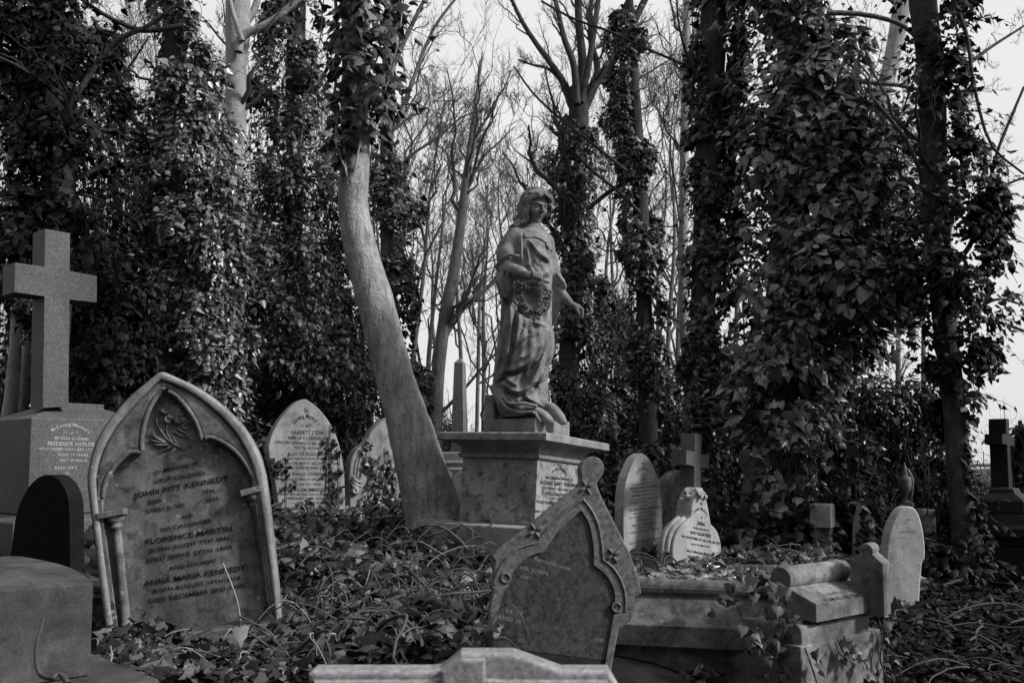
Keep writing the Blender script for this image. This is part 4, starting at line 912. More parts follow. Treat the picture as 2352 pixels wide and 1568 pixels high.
# ================================================================ Blackman and Preeby stones, crosses behind
tr12 = TRc(2400, 1700, 1447/600.)
plBl = Plane(2520, 2225, 7.0, phi=38)
Bl = thing('tall_headstone', 'narrow pale round-arched headstone with many lettered lines, for Kate and William Charles Blackman', 'headstone', plBl.matrix())
bb_ = [(232, 1400), (230, 1270)] + sm([(226, 950), (229, 750), (241, 600), (262, 510), (300, 405), (348, 315), (402, 272)], 24) + sm([(408, 271), (462, 308), (520, 400), (560, 520), (588, 640), (600, 800), (606, 1166)], 24) + [(608, 1400)]
slab_part('headstone_slab', plBl, Bl, tr12, [bb_], .10, M['lime'], .008, 0, 3)
tr13 = TRc(2450, 1820, 491/230.)
inscription(plBl, Bl, tr13, [('In', (250, 85), (272, 82), 28), ('arc', 'Loving Memory', (208, 162), (262, 120), (318, 160), 26), ('of', (258, 182), (272, 181), 20), ('KATE.', (242, 221), (292, 216), 22), ('THE DEARLY BELOVED WIFE OF', (173, 258), (357, 236), 12), ('WILLIAM CHARLES BLACKMAN,', (145, 296), (386, 266), 18), ('WHO DEPARTED THIS LIFE', (176, 322), (355, 300), 13), ('NOVEMBER 3RD 1889, AGED 63.', (166, 358), (372, 330), 13), ('"GOD MOVES IN A MYSTERIOUS WAY', (185, 388), (388, 360), 12), ('HIS WONDERS TO PERFORM."', (144, 418), (300, 398), 12), ('ALSO OF', (240, 436), (300, 428), 13), ('WILLIAM CHARLES BLACKMAN,', (137, 482), (398, 448), 20), ('WHO DEPARTED THIS LIFE', (180, 508), (360, 482), 13), ('JULY 5TH 1912, IN HIS 84TH YEAR.', (146, 545), (386, 508), 14), ('"HIS END WAS PEACE."', (203, 562), (345, 545), 12), ('ALSO OF CHARLES WILKINS', (166, 612), (378, 578), 18), ('FATHER OF THE ABOVE,', (203, 625), (344, 607), 12), ('BORN DEC. 21, 1820, DIED AUG. 1, 1914.', (144, 672), (400, 626), 13), ('ALSO OF RICHARD HENRY WILKINS,', (143, 766), (408, 712), 18), ('BROTHER OF THE ABOVE', (205, 778), (350, 752), 12), ('DIED OCTOBER 14, 1921', (240, 800), (415, 762), 13)], M['paintletter'], .0008, bold=.02)
plV = Plane(2700, 2150, 8.0, phi=30)
Vs_ = thing('lichened_headstone', 'blotchy lichen-covered headstone partly hidden between the narrow stone and the dark cross', 'headstone', plV.matrix())
vv = sm([(600, 1200), (602, 800), (612, 640), (640, 540), (690, 475), (750, 440), (810, 432)], 20) + sm([(830, 433), (890, 470), (940, 560), (960, 700), (962, 1200)], 20)
slab_part('headstone_slab', plV, Vs_, tr12, [vv], .12, M['sand'], .014, 0, 3)
plC = Plane(2790, 2140, 6.95, phi=62)
C_ = thing('granite_cross', 'plain granite cross with one dark side standing behind the pear-shaped headstone', 'cross', plC.matrix())
slab_part('cross_shaft', plC, C_, tr12, [[(905, 1200), (912, 398), (834, 380), (838, 240), (918, 256), (921, 78), (983, 88), (978, 278), (1054, 292), (1055, 424), (976, 410), (970, 1200)]], .115, M['cross'], .004)
V, f = stack(plC.world(-.08, -.2, .05), plC.u, -plC.n, np.array([0, 0, 1.]), .26, .20, [(.08, -.4), (.08, -.12), (.02, -.08), (.02, .05), (0, .07)])
Ci = np.array(plC.matrix().inverted()); bevel(link('cross_base', mesh_np('cbase', V@Ci[:3, :3].T+Ci[:3, 3], f, False), M['cross'], C_), .004)
plC2 = Plane(2835, 2130, 9.6, phi=10)
C2 = thing('small_cross', 'smaller dull grey cross standing behind the plain granite cross', 'cross', plC2.matrix())
slab_part('cross_shaft', plC2, C2, tr12, [[(990, 1100), (990, 610), (900, 610), (900, 545), (993, 545), (996, 455), (1058, 455), (1060, 543), (1143, 543), (1143, 606), (1062, 606), (1072, 1100)]], .14, M['sand'], .006)
plP = Plane(2760, 2290, 6.5, phi=30)
Pr = thing('pear_headstone', 'pale pear-shaped headstone with carved rose finial sunk crooked in leaf litter, for Jemima Preeby', 'headstone', plP.matrix())
pp = sm([(690, 1440), (700, 1300), (700, 1190), (722, 1080), (770, 985), (835, 925), (872, 885)], 20) + sm([(880, 860), (884, 790), (905, 705), (945, 630), (980, 600)], 14) + sm([(990, 602), (1016, 660), (1036, 745), (1056, 850), (1072, 948)], 12) + sm([(1080, 960), (1112, 992), (1142, 1042), (1168, 1140), (1182, 1320)], 14) + [(1186, 1440)]
slab_part('headstone_slab', plP, Pr, tr12, [pp], .17, M['lime'], .012, 0, 4)
lcP = lambda x, y, z=0: np.array([*plP.loc(tr12([(x, y)]))[0], z])
def rose():
    c0 = lcP(950, 640); f = Field(c0-[.16, .13, .17], c0+[.13, .1, .07], .004)
    rg = np.random.default_rng(8)
    for x, y, z, s in ((930, 650, .02, .045), (980, 660, .015, .035), (890, 690, -.05, .04), (905, 640, -.08, .045), (1010, 690, .01, .03), (962, 625, -.03, .04), (870, 720, -.1, .03), (960, 690, .02, .025)):
        c = lcP(x, y, z); s *= .55; f.ell(c, (s, s*.85, s*.8), k=.012)
        for k in range(5): t = k*1.256+rg.random(); f.ell(c+np.array([math.cos(t)*s*.6, math.sin(t)*s*.5, s*.55]), (s*.3, s*.3, s*.2), k=.006)
        f.ell(c+[0, 0, s*.85], (s*.35, s*.3, s*.4), k=.005, mode='sub')
    return f.mesh()
link('carved_rose_finial', mesh_np('rose', *rose()), M['lime'], Pr)
tr14 = TRc(2680, 1960, 597/220.)
inscription(plP, Pr, tr14, [('In', (328, 160), (350, 162), 40), ('arc', 'Loving Memory', (266, 250), (335, 216), (402, 285), 34), ('of', (332, 306), (346, 308), 30), ('JEMIMA.', (290, 372), (380, 392), 38), ('THE BELOVED WIFE OF', (244, 414), (420, 448), 22), ('HENRY WILLIAM PREEBY', (218, 470), (444, 514), 32), ('WHO DIED SEPTEMBER 30TH 1885, IN HER 42ND YEAR.', (122, 508), (540, 592), 26), ('SAFE IN THE ARMS OF JESUS', (226, 590), (430, 624), 18), ('Also in affectionate Memory of', (178, 664), (465, 718), 30), ('HENRY WILLIAM PREEBY.', (190, 740), (460, 786), 36), ('HUSBAND OF THE ABOVE.', (224, 804), (420, 838), 22), ('DIED 25TH APRIL 1912', (235, 850), (410, 884), 24)], M['leadletter'], .0008, bold=.03)
for dx, z in ((0, -.03), (26, -.055)):
    q = np.array([lcP(a, b, z-.01) for a, b in sm([(688-dx, 1230), (694-dx, 1130), (725-dx, 1030), (790-dx, 950), (850-dx, 900)], 16)]); V, f_ = tubes(q[None], np.full((1, 16), .02), 8); link('edge_roll', mesh_np('edge', V, [f_]), M['lime'], Pr)
# ================================================================ kerbed tomb at the right
trT = TRc(2730, 1821, 2352/1366.)
def ledge_prof(s=1.0):
    pr = [(-.02, -.19), (.20, -.19), (.20, -.10), (.085, .0)]
    pr += [(.045+.045*math.cos(t), .035+.045*math.sin(t)) for t in np.linspace(-.55, math.pi+.3, 12)] + [(-.02, .02)]
    return [(a*s, b*s) for a, b in pr]
# front ledge: its right end near px (3100, 2338), running left and slightly away
aT = math.radians(14); eT = np.array([-math.cos(aT), math.sin(aT), 0]); nT = np.array([-math.sin(aT), -math.cos(aT), 0]); up = np.array([0, 0, 1.0])
Tt = P(3106, 2345, 4.05); Tb = float(gz(Tt[0], Tt[1]-.3))
Tm = thing('kerbed_tomb', 'raised stone tomb with broken roll-edged ledge and ivy hanging over its walls', 'tomb', loc=(Tt[0]-.3, Tt[1], -.15))
tl = np.array(Tm.location)
O1 = Tt - np.array([0, 0, .055])
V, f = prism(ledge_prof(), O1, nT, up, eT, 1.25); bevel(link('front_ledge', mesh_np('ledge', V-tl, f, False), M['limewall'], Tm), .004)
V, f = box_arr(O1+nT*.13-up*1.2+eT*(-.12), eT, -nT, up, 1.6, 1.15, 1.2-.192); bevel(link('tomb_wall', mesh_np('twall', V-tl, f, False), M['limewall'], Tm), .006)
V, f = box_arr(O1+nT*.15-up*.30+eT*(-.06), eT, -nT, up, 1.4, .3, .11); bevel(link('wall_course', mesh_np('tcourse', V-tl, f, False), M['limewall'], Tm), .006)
# right piece with inscription, skewed on the corner
aR = math.radians(39); eR = np.array([math.cos(aR), math.sin(aR), 0]); nR = np.array([math.sin(aR), -math.cos(aR), 0])
Oc = P(3266, 2490, 3.72)   # its lower near corner
prR = [(-.20, .02), (-.20, .13)] + [(-.165+.05*math.cos(t), .158+.05*math.sin(t)) for t in np.linspace(math.pi+.2, -.75, 14)] + [(.0, .075), (.0, .0), (-.06, .0)]
prR = [(a, b-.0) for a, b in prR]
V, f = prism(prR, Oc, nR, up, eR, .47)
lp = thing('broken_ledge', 'loose lettered coping block with rolled top edge lying askew on the tomb corner', 'coping block', loc=tuple(Oc))
bevel(link('coping_block', mesh_np('coping', V-Oc, f, False), M['tomblime'], lp), .004)
sn = unit(nR*.075+up*.115); sv = unit(up*.075-nR*.115)
plT = Plane(0, 0, 0, axes=(eR, sv, sn), O=Oc+up*.075)
trL = TRc(3160, 2280, 2352/400.)
o = inscription(plT, lp, trL, [('THE FAMILY GRAVE OF', (840, 590), (1445, 500), 60), ('WILLIAM AND AGNES FREEMAN.', (820, 745), (1745, 610), 95)], M['leadletter'], .0012, bold=.01)
A = np.array(plT.matrix()); co = np.empty(len(o.data.vertices)*3, np.float32); o.data.vertices.foreach_get('co', co); co = co.reshape(-1, 3); wco = co@A[:3, :3].T+A[:3, 3]-Oc
o.data.vertices.foreach_set('co', wco.astype(np.float32).ravel()); o.data.update()
# lit corner pier below and the chipped stone between
cp = Oc - up*.02
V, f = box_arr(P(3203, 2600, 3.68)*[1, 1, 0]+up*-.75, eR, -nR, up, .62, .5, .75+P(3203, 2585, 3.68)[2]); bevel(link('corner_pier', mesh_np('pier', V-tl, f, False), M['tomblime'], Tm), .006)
def chunk():
    c = P(3235, 2545, 3.72); f = Field(c-[.32, .32, .16], c+[.6, .6, .16], .008); sl, x, y, z = f.block(c-.9, c+.9, 0)
    a = (x-c[0])*eR[0]+(y-c[1])*eR[1]; b = (x-c[0])*nR[0]+(y-c[1])*nR[1]
    d = np.maximum(np.maximum(np.abs(a-.22)-.26, np.abs(b+.16)-.15), np.abs(z-c[2]+.02)-.062); f.F[sl] = (d+0*x*y*z).astype(np.float32)
    V, q = f.mesh(); return V + unit(V-c)*((vnoise(V*14, 2)*.6+vnoise(V*40, 3)*.4-.5)*.05)[:, None], q
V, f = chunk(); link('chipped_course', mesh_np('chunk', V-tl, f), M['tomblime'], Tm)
# back kerb
trk = TRc(3160, 2280, 2352/400.)
k0, k1 = P(3150, 2288, 5.2), P(3400, 2292, 5.0); q = np.stack([k0+(k1-k0)*t for t in np.linspace(-1.0, 1.02, 12)]); V, f = tubes(q[None]-tl, np.full((1, 12), .042), 12); link('back_kerb', mesh_np('bkerb', V, [f]), M['limewall'], Tm)
d = unit(k1-k0); V, f = box_arr(k0-d*.36-up*.5, d, np.cross(up, d), up, .72, .12, .48); link('kerb_wall', mesh_np('kwall', V-tl, f, False), M['limewall'], Tm)
# gabled corner post
plG = Plane(3405, 2450, 4.15, phi=39)
Gp = thing('gabled_post', 'short gabled stone corner post with rolled ridge beside the lettered coping block', 'post', plG.matrix())
prof = [(0, .0), (0, .222), (.040, .258)] + [(.07+.030*math.cos(t), .275+.030*math.sin(t)) for t in np.linspace(math.pi+.5, -.5, 12)] + [(.10, .258), (.14, .222), (.14, .0)]
gO = P(3404, 2454, 4.0); gx = unit(np.array([.80, -.60, 0]))
V, f = prism(prof, gO, gx, up, unit(np.array([.58, .80, 0])), .11)
Gi = np.array(plG.matrix().inverted()); bevel(link('post_block', mesh_np('gpost', V@Gi[:3, :3].T+Gi[:3, 3], f, False), M['limewall'], Gp), .004)
# ================================================================ Salisbury stone, urn, dark cross at the right
tr11 = TRc(3500, 1600, 1038/596.)
plJ = Plane(3620, 2460, 5.6, phi=-2)
J_ = thing('worn_headstone', 'tall pale round-topped headstone with flaking base and worn lettering, for James Salisbury', 'headstone', plJ.matrix())
jj = [(92, 1560), (88, 1400)] + sm([(76, 1160), (80, 1050), (92, 960), (112, 880), (142, 810), (182, 758), (225, 738)], 24) + sm([(240, 739), (275, 752), (310, 806), (335, 900), (349, 1010), (350, 1102)], 20) + [(331, 1132), (320, 1252), (311, 1400), (300, 1500), (296, 1560)]
slab_part('headstone_slab', plJ, J_, tr11, [jj], .11, M['lime'], .012, 0, 4)
trJ = TRc(3500, 2020, 986/220.)
inscription(plJ, J_, trJ, [('arc', 'In Memory', (530, 325), (625, 262), (725, 318), 34), ('OF', (612, 432), (648, 432), 26), ('JAMES SALISBURY', (455, 498), (740, 486), 40), ('WHO DIED', (420, 598), (560, 594), 34)], M['faintletter'], .0008)
plJ2 = Plane(3500, 2200, 7.2, phi=25)
J2 = thing('ivy_framed_headstone', 'white pointed headstone showing through the ivy left of the tall worn headstone', 'headstone', plJ2.matrix())
j2 = sm([(1225, 700), (1228, 520), (1240, 420), (1262, 340), (1290, 300)], 14) + sm([(1295, 302), (1320, 360), (1345, 440), (1360, 520), (1372, 700)], 14)
slab_part('headstone_slab', plJ2, J2, trT, [j2], .09, M['lime'], .01, 0, 3)
inscription(plJ2, J2, trT, [('IN MEMORY', (1262, 442), (1312, 438), 9), ('1890', (1280, 475), (1312, 472), 9), ('AGED 65', (1262, 505), (1312, 500), 9)], M['faintletter'], .0008)
uc = P(3500+215/1.7416, 2040, 7.6)
Ur = thing('draped_urn', 'dark draped stone urn on a post rising behind the tall worn headstone', 'urn', loc=(uc[0], uc[1], float(gz(uc[0], uc[1]))))
ul = np.array(Ur.location); zu = P(0, 1600+735/1.7416, 7.6)[2]; s_ = 7.6/F/1.7416
V, f = lathe([(0, zu-.02-ul[2]), (52*s_, zu-.02-ul[2]), (52*s_, zu+.02-ul[2]), (30*s_, zu+.035-ul[2]), (20*s_, zu+.06-ul[2]), (24*s_, zu+.09-ul[2]), (44*s_, zu+.14-ul[2]), (50*s_, zu+.2-ul[2]), (46*s_, zu+.235-ul[2]), (28*s_, zu+.25-ul[2]), (30*s_, zu+.265-ul[2]), (24*s_, zu+.29-ul[2]), (10*s_, zu+.33-ul[2]), (4*s_, zu+.36-ul[2])], (0, 0, 0)); link('urn', mesh_np('urn', V, f), M['limewall'], Ur)
V, f = box_arr(np.array([-.17, -.17, 0]), np.array([1., 0, 0]), np.array([0, 1., 0]), up, .34, .34, zu-.02-ul[2]); bevel(link('urn_post', mesh_np('upost', V, f, False), M['limewall'], Ur), .01)
rg = np.random.default_rng(2); t = np.linspace(0, 1, 12); sw = []
for k in range(7): a = .3+k*.22; rr0 = np.interp(t, [0, .3, .6, 1], [20, 48, 46, 30])*s_*1.02; sw.append(np.stack([rr0*np.cos(a-1.1+t*.3), rr0*np.sin(a-1.1+t*.3)-.0, zu+.30-ul[2]-t*.26], 1))
V, f = tubes(np.array(sw), np.full((7, 12), .012), 6); link('urn_drape', mesh_np('drape', V, [f]), M['limewall'], Ur)
plX = Plane(4030, 1950, 7.0, phi=52)
X_ = thing('dark_cross_monument', 'granite cross toned dark for shade on a stepped moulded pedestal at the shaded edge of the graves', 'cross', plX.matrix())
xx = [(935, 625), (922, 315), (889, 305), (888, 234), (916, 238), (914, 128), (935, 130), (938, 245), (971, 256), (973, 322), (940, 318), (962, 625)]
slab_part('cross_shaft', plX, X_, tr11, [xx], .125, M['crossshade'], .006)
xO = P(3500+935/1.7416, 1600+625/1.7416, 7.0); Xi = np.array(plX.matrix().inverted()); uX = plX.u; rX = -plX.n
def xst(name, rings): V, f = stack(xO+uX*-.14+plX.n*.10, uX, rX, up, .38, .28, rings); return bevel(link(name, mesh_np(name, V@Xi[:3, :3].T+Xi[:3, 3], f, False), M['crossshade'], X_), .004)
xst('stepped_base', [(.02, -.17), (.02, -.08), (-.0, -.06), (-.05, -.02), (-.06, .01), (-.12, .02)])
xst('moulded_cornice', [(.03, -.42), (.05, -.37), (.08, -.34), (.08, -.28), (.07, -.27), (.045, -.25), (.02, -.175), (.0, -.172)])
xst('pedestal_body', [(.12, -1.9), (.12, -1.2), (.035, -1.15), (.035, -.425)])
# small blocks and posts caught in the ivy
def block_thing(name, label, cat, px, py, Y, w, d, h, phi, mat):
    p = P(px, py, Y); t = thing(name, label, cat, loc=tuple(p)); a = math.radians(phi); u = np.array([math.cos(a), math.sin(a), 0]); n = np.array([-math.sin(a), math.cos(a), 0])
    V, f = stack(np.zeros(3), u, n, up, w, d, [(0, 0), (0, h*.9), (-.008, h)]); bevel(link('stone_block', mesh_np('blk', V, f, False), mat, t), .006); return t
ib = block_thing('ivy_block', 'square stone pillar top standing out of the dark ivy beside the biggest tree', 'pillar', 3325, 2112, 7.05, .14, .16, .185, 58, M['sandlight'])
a_ = math.radians(58); V, f = stack(np.array([.0, .03, -.004]), np.array([math.cos(a_), math.sin(a_), 0])*.8, np.array([-math.sin(a_), math.cos(a_), 0])*.8, up, .14, .16, [(0, -.9), (0, 0)]); link('pillar_shaft', mesh_np('pshaft', V, f, False), M['sand'], ib)
block_thing('small_post', 'tiny pale stone post top in the ivy right of the tall worn headstone', 'post', 3728, 2112, 7.6, .06, .06, .075, 60, M['lime'])
sq = bpy.data.objects['small_post']; V, f = stack(np.array([0, .006, -.003]), np.array([.5, .8, 0]), np.array([-.8, .5, 0]), up, .05, .05, [(0, -.8), (0, 0)]); link('post_shaft', mesh_np('pshaft2', V, f, False), M['sand'], sq)
block_thing('edge_on_headstone', 'tall dark headstone seen nearly edge-on beside the rightmost trunk', 'headstone', 3764, 2350, 7.7, .07, .5, .95, 12, M['sand'])
plDs = Plane(2990, 2210, 7.2, phi=5)
Ds = thing('dark_small_headstone', 'small dark stone with faint letters against the foot of the biggest ivy trunk', 'headstone', plDs.matrix())
slab_part('headstone_slab', plDs, Ds, trT, [[(385, 720), (385, 540), (400, 510), (482, 508), (486, 545), (486, 720)]], .14, M['sand'], .008)
plDt = Plane(2975, 2190, 7.9, phi=20)
Dt = thing('rounded_grey_headstone', 'pale rounded headstone edge behind the small dark stone by the big ivy trunk', 'headstone', plDt.matrix())
slab_part('headstone_slab', plDt, Dt, trT, [sm([(378, 720), (380, 560), (392, 470), (420, 430), (470, 412), (530, 420), (560, 500), (565, 720)], 30)], .12, M['sandlight'], .012)
plE = Plane(400, 1700, 9.5, phi=20)
Ee = thing('square_topped_headstone', 'distant stepped-top headstone just left of the large gothic headstone', 'headstone', plE.matrix())
tr4 = TRc(0, 910, 2352/1365.)
slab_part('headstone_slab', plE, Ee, tr4, [[(650, 1700), (660, 1300), (700, 1225), (672, 1210), (668, 1168), (738, 1158), (742, 1205), (770, 1215), (790, 1300), (800, 1700)]], .12, M['sand'], .006)
# long dark tomb slab behind the cross at the left
# ================================================================ coped block at the left edge and pale monument top below
aL = math.radians(45); uLk = np.array([math.cos(aL), math.sin(aL), 0]); nLk = np.array([math.sin(aL), -math.cos(aL), 0])
Lb = P(374, 2332, 2.567)
Lt = thing('coped_tomb', 'massive rounded coping stone on a stepped slab at the left edge in front', 'tomb', loc=tuple(Lb-[0, 0, .75]))
ll = np.array(Lt.location)
pr = [(0, -.25), (0, .0)] + [(-t, h) for t, h in ((.03, .0085), (.07, .0175), (.13, .0255), (.2, .031), (.3, .034), (.45, .034), (.6, .032), (.75, .022), (.82, .0))] + [(-.82, -.25)]
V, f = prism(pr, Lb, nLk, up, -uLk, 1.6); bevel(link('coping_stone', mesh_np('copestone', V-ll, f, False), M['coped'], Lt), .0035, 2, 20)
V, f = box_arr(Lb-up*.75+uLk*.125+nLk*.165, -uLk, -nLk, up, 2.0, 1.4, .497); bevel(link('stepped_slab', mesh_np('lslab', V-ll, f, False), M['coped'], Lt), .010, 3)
tr8b = TRc(1365, 1821, 2352/1365.)
plZ = Plane(1850, 2660, 1.75)
Zt = thing('gabled_monument', 'pale polished stone monument with raised gable, cut off by the lower picture edge', 'monument', plZ.matrix())
zz = [(-180, 1568), (-180, 1452), (-150, 1432), (560, 1432), (640, 1432), (700, 1424), (835, 1316), (1190, 1316), (1512, 1432), (1828, 1432), (1905, 1560), (1905, 2400), (-180, 2400)]
link('gabled_top', slab('gabled', [plZ.loc(tr8b(zz))], .062, .010, 3, .062), M['topstone'], Zt)
q1 = [(x, y) for x, y in ((-140, 2400), (-140, 1490), (600, 1490), (700, 1470), (1010, 1480), (1120, 1490), (1810, 1490), (1850, 2400))]
link('front_face', slab('front', [plZ.loc(tr8b(q1))], .03, .008, 2, .070), M['topstone'], Zt)
link('flare_stripe_slab', slab('flare_stripe', [plZ.loc(tr8b([(700, 2400), (706, 1425), (838, 1345), (1000, 1345), (1006, 2400)]))], .03, .006, 2, .076), M['topstone'], Zt)  # slab added in the shape of a pale stripe of reflected light
# ================================================================ house far right
hx = thing('distant_house', 'slate-roofed house beyond the trees at the far right', 'house', loc=(P(3960, 1900, 48)[0], 48, 0))
hl = np.array(hx.location); r0 = P(3870, 1870, 48); r1 = P(4150, 1860, 50)
zr = P(0, 1862, 48)[2]; ze = P(0, 1962, 48)[2]
Vr = np.array([[-1.4, 1.5, zr], [8, 1.5, zr], [8, -1.4, ze], [-1.4, -1.4, ze]]); rows = 26
V = []; q = []
for i in range(rows):
    t0, t1 = i/rows, (i+1)/rows
    A0 = Vr[0]*(1-t0)+Vr[3]*t0; B0 = Vr[1]*(1-t0)+Vr[2]*t0; A1 = Vr[0]*(1-t1)+Vr[3]*t1; B1 = Vr[1]*(1-t1)+Vr[2]*t1
    V += [A0, B0, B1+[0, -.05, .03], A1+[0, -.05, .03]]; q.append([4*i, 4*i+1, 4*i+2, 4*i+3])
link('slate_roof', mesh_np('roof', np.array(V), [np.array(q)], False), M['roof'], hx)
V, f = box_arr(np.array([-1.2, -1.1, -1]), np.array([1., 0, 0]), np.array([0, 1., 0]), up, 9, 4, ze+1); link('house_wall', mesh_np('hwall', V, f, False), M['wall'], hx)
V, f = tubes(np.array([[[-1.5, 1.5, zr+.03], [3, 1.5, zr+.05], [8, 1.5, zr+.03]]]), np.full((1, 3), .1), 6); link('ridge_tiles', mesh_np('ridge', V, [f]), M['roof'], hx)
# ================================================================ trees
def S(n, ratio, ang, K=8, **k): return dict(n=n, ratio=ratio, ang=ang, K=K, **k)
TWIGS = [S(9, .5, 38, 8, wig=.03, rscale=.5), S(7, .5, 38, 7, wig=.04, rscale=.5), S(5, .5, 40, 5, wig=.05, rscale=.55)]
def build_tree(name, label, trunks, seed, mat, spec=None, limbs=(), twigmat=None, ivy=None, group='trees round the graves', sides=(14, 6, 4, 3), gn=1.0):
    base = trunks[0][0][0, -1]
    t = thing(name, label, 'tree', loc=(base[0], base[1], float(gz(base[0], base[1]))), group=group); b = np.array(t.location)
    tp, tw = tree_mesh(name, trunks, spec or [], seed, sides, limbs, gn)
    n = len(trunks); V, f = merge(tp[:n]); link('trunk', mesh_np('trunk', V-b, f), mat, t)
    for lb in tp[n:]: link('limb', mesh_np('limb', lb[0]-b, lb[1]), mat, t)
    if tw: V, f = merge(tw); link('crown', mesh_np('crown', V-b, f), twigmat or M['twig'], t)
    if ivy:
        parts, st = [], []
        for kw in ivy:
            kw = dict(kw); m_ = kw.pop('mat', M['ivy']); a, s = ivy_column(**kw); link2('ivy', [(a[0], a[1], m_)] + ([(s[0], s[1], M['twigdark'])] if s else []), t, b)
    return t
TOP = 14.0
# ---- the leaning beech in the middle
Yb = 6.15
tr_ = trunk_path([(752, -420, 62), (790, -150, 62), (815, 0, 66), (818, 200, 66), (814, 380, 68), (812, 480, 70), (836, 600, 78), (864, 700, 86), (889, 800, 86), (916, 900, 89), (946, 1000, 104), (973, 1100, 118), (991, 1165, 130), (1003, 1210, 150), (1010, 1290, 172)], Yb, 150, 1, .0)
lean = build_tree('leaning_beech', 'smooth grey beech trunk leaning right to left with ivy only on its upper half', [tr_], 11, M['beechbase'], sides=(56, 6, 4, 3), gn=.45,
    spec=[S(5, .30, 60, 9, wig=.035, rscale=.2, tmin=.85), S(5, .5, 45, 6, wig=.05)],
    limbs=[limb([(800, 300), (790, 330), (796, 400), (800, 432)], Yb-.13, 7, 4), limb([(776, 240), (772, 330), (790, 380), (800, 415)], Yb-.16, 8, 4), limb([(830, 140), (838, 240), (826, 330), (812, 400), (798, 440)], Yb-.17, 7, 4), limb([(770, -10), (776, 120), (768, 240), (778, 330)], Yb-.15, 9, 6),
           limb([(864, -30), (875, 60), (890, 150), (905, 240), (935, 300)], Yb-.1, 5, 2), limb([(745, -20), (735, 90), (712, 200), (690, 330)], Yb-.2, 3, 1.5), limb([(930, -20), (915, 90), (896, 170), (868, 260)], Yb-.2, 4, 2)],
    ivy=[dict(levels=[(-120, 752, 900), (0, 752, 935), (100, 748, 930), (200, 750, 925), (290, 760, 915), (330, 768, 872), (395, 776, 822)], Y=Yb-.02, n=900, size=.08, kind='ivy', seed=12, lump=.3, thin=.34, sprays=26, mat=M['ivyground'], fill=.3)])
# ---- big ivy tree on the right
Y12 = 7.9
tr_ = trunk_path([(1835, -300, 80), (1830, 0, 84), (1826, 300, 86), (1810, 600, 88), (1790, 850, 92), (1765, 1050, 96), (1750, 1180, 104), (1748, 1250, 120), (1750, 1330, 140)], Y12, 30, 2, .02)
L12 = [(-120, 1640, 1930), (0, 1660, 1930), (100, 1716, 1960), (200, 1700, 2015), (300, 1690, 2055), (400, 1700, 2085), (500, 1680, 2115), (600, 1700, 2085), (680, 1640, 2110), (740, 1640, 2080), (800, 1710, 2000), (880, 1676, 1970), (950, 1690, 1930), (1010, 1716, 1905), (1100, 1732, 1890), (1200, 1742, 1886), (1290, 1730, 1910)]
L12b = [(160, 1760, 1990), (300, 1780, 2060), (420, 1800, 2090), (520, 1790, 2120), (620, 1800, 2090), (720, 1750, 2110), (790, 1730, 2000), (880, 1690, 1900)]
big = build_tree('ivy_tree', 'biggest tree swathed in large glossy ivy leaves right of the statue', [tr_], 21, M['midbark'], spec=[S(7, .22, 70, 9, wig=.05, rscale=.15, tmin=.4), S(6, .5, 45, 6, wig=.05)],
    limbs=[limb([(1742, 1075), (1752, 1120), (1770, 1150), (1800, 1180), (1815, 1225), (1822, 1265)], Y12-.28, 7, 5), limb([(1722, 1095), (1738, 1130), (1742, 1180), (1732, 1240)], Y12-.26, 6, 4), limb([(1800, 1100), (1805, 1140), (1830, 1190)], Y12-.3, 6, 4),
           limb([(1900, 30), (1978, 33), (2061, 53), (2108, 93), (2135, 166), (2142, 213), (2150, 260)], Y12-.55, 13, 6), limb([(1900, 170), (1968, 187), (2084, 200), (2200, 240), (2240, 270)], Y12-.5, 12, 6), limb([(1860, 640), (1880, 700), (1930, 760), (2000, 800)], Y12-.4, 8, 4)],
    ivy=[dict(levels=L12, Y=Y12, n=5750, size=0.075, kind='ivy', seed=22, clumps=24, more=.65, lump=.5, sprays=150, mat=M['ivylit'], depthk=.75, thin=.2),
         dict(levels=L12b, Y=Y12-.3, n=2200, size=0.088, kind='ivy', seed=25, clumps=10, more=.65, lump=.6, sprays=110, mat=M['ivylit'], depthk=.6, thin=.34),
         dict(levels=[(800, 1700, 1960), (880, 1676, 1940), (950, 1684, 1920), (1020, 1706, 1900), (1100, 1730, 1884), (1200, 1742, 1880), (1285, 1730, 1900)], Y=Y12-.32, n=1500, size=.085, kind='ivy', seed=27, lump=.5, sprays=60, mat=M['ivylit'], depthk=.6, thin=.25),
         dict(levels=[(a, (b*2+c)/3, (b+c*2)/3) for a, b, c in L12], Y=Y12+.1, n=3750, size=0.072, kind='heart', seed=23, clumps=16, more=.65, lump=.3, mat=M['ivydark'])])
# ---- pale trunk behind it, and the ivy tree between
tr_ = trunk_path([(2120, -250, 36), (2075, 0, 40), (2045, 150, 38), (1995, 350, 36), (1960, 600, 34), (1937, 900, 34), (1925, 1080, 36), (1925, 1280, 44)], 9.2, 26, 3, .02)
build_tree('pale_tree', 'pale bare trunk slanting behind the biggest ivy tree', [tr_], 31, M['beech'], spec=[S(9, .3, 50, 9, wig=.04, rscale=.3, tmin=.3), S(8, .5, 40, 7, wig=.05), S(6, .5, 40, 5)])
tr_ = trunk_path([(1640, -300, 60), (1640, 0, 62), (1630, 300, 60), (1615, 700, 58), (1605, 1000, 60), (1600, 1240, 66)], 8.3, 22, 4, .02)
L11 = [(-150, 1590, 1720), (0, 1585, 1730), (100, 1586, 1700), (300, 1582, 1696), (500, 1580, 1690), (700, 1574, 1676), (900, 1572, 1650), (1020, 1570, 1640), (1150, 1580, 1680)]
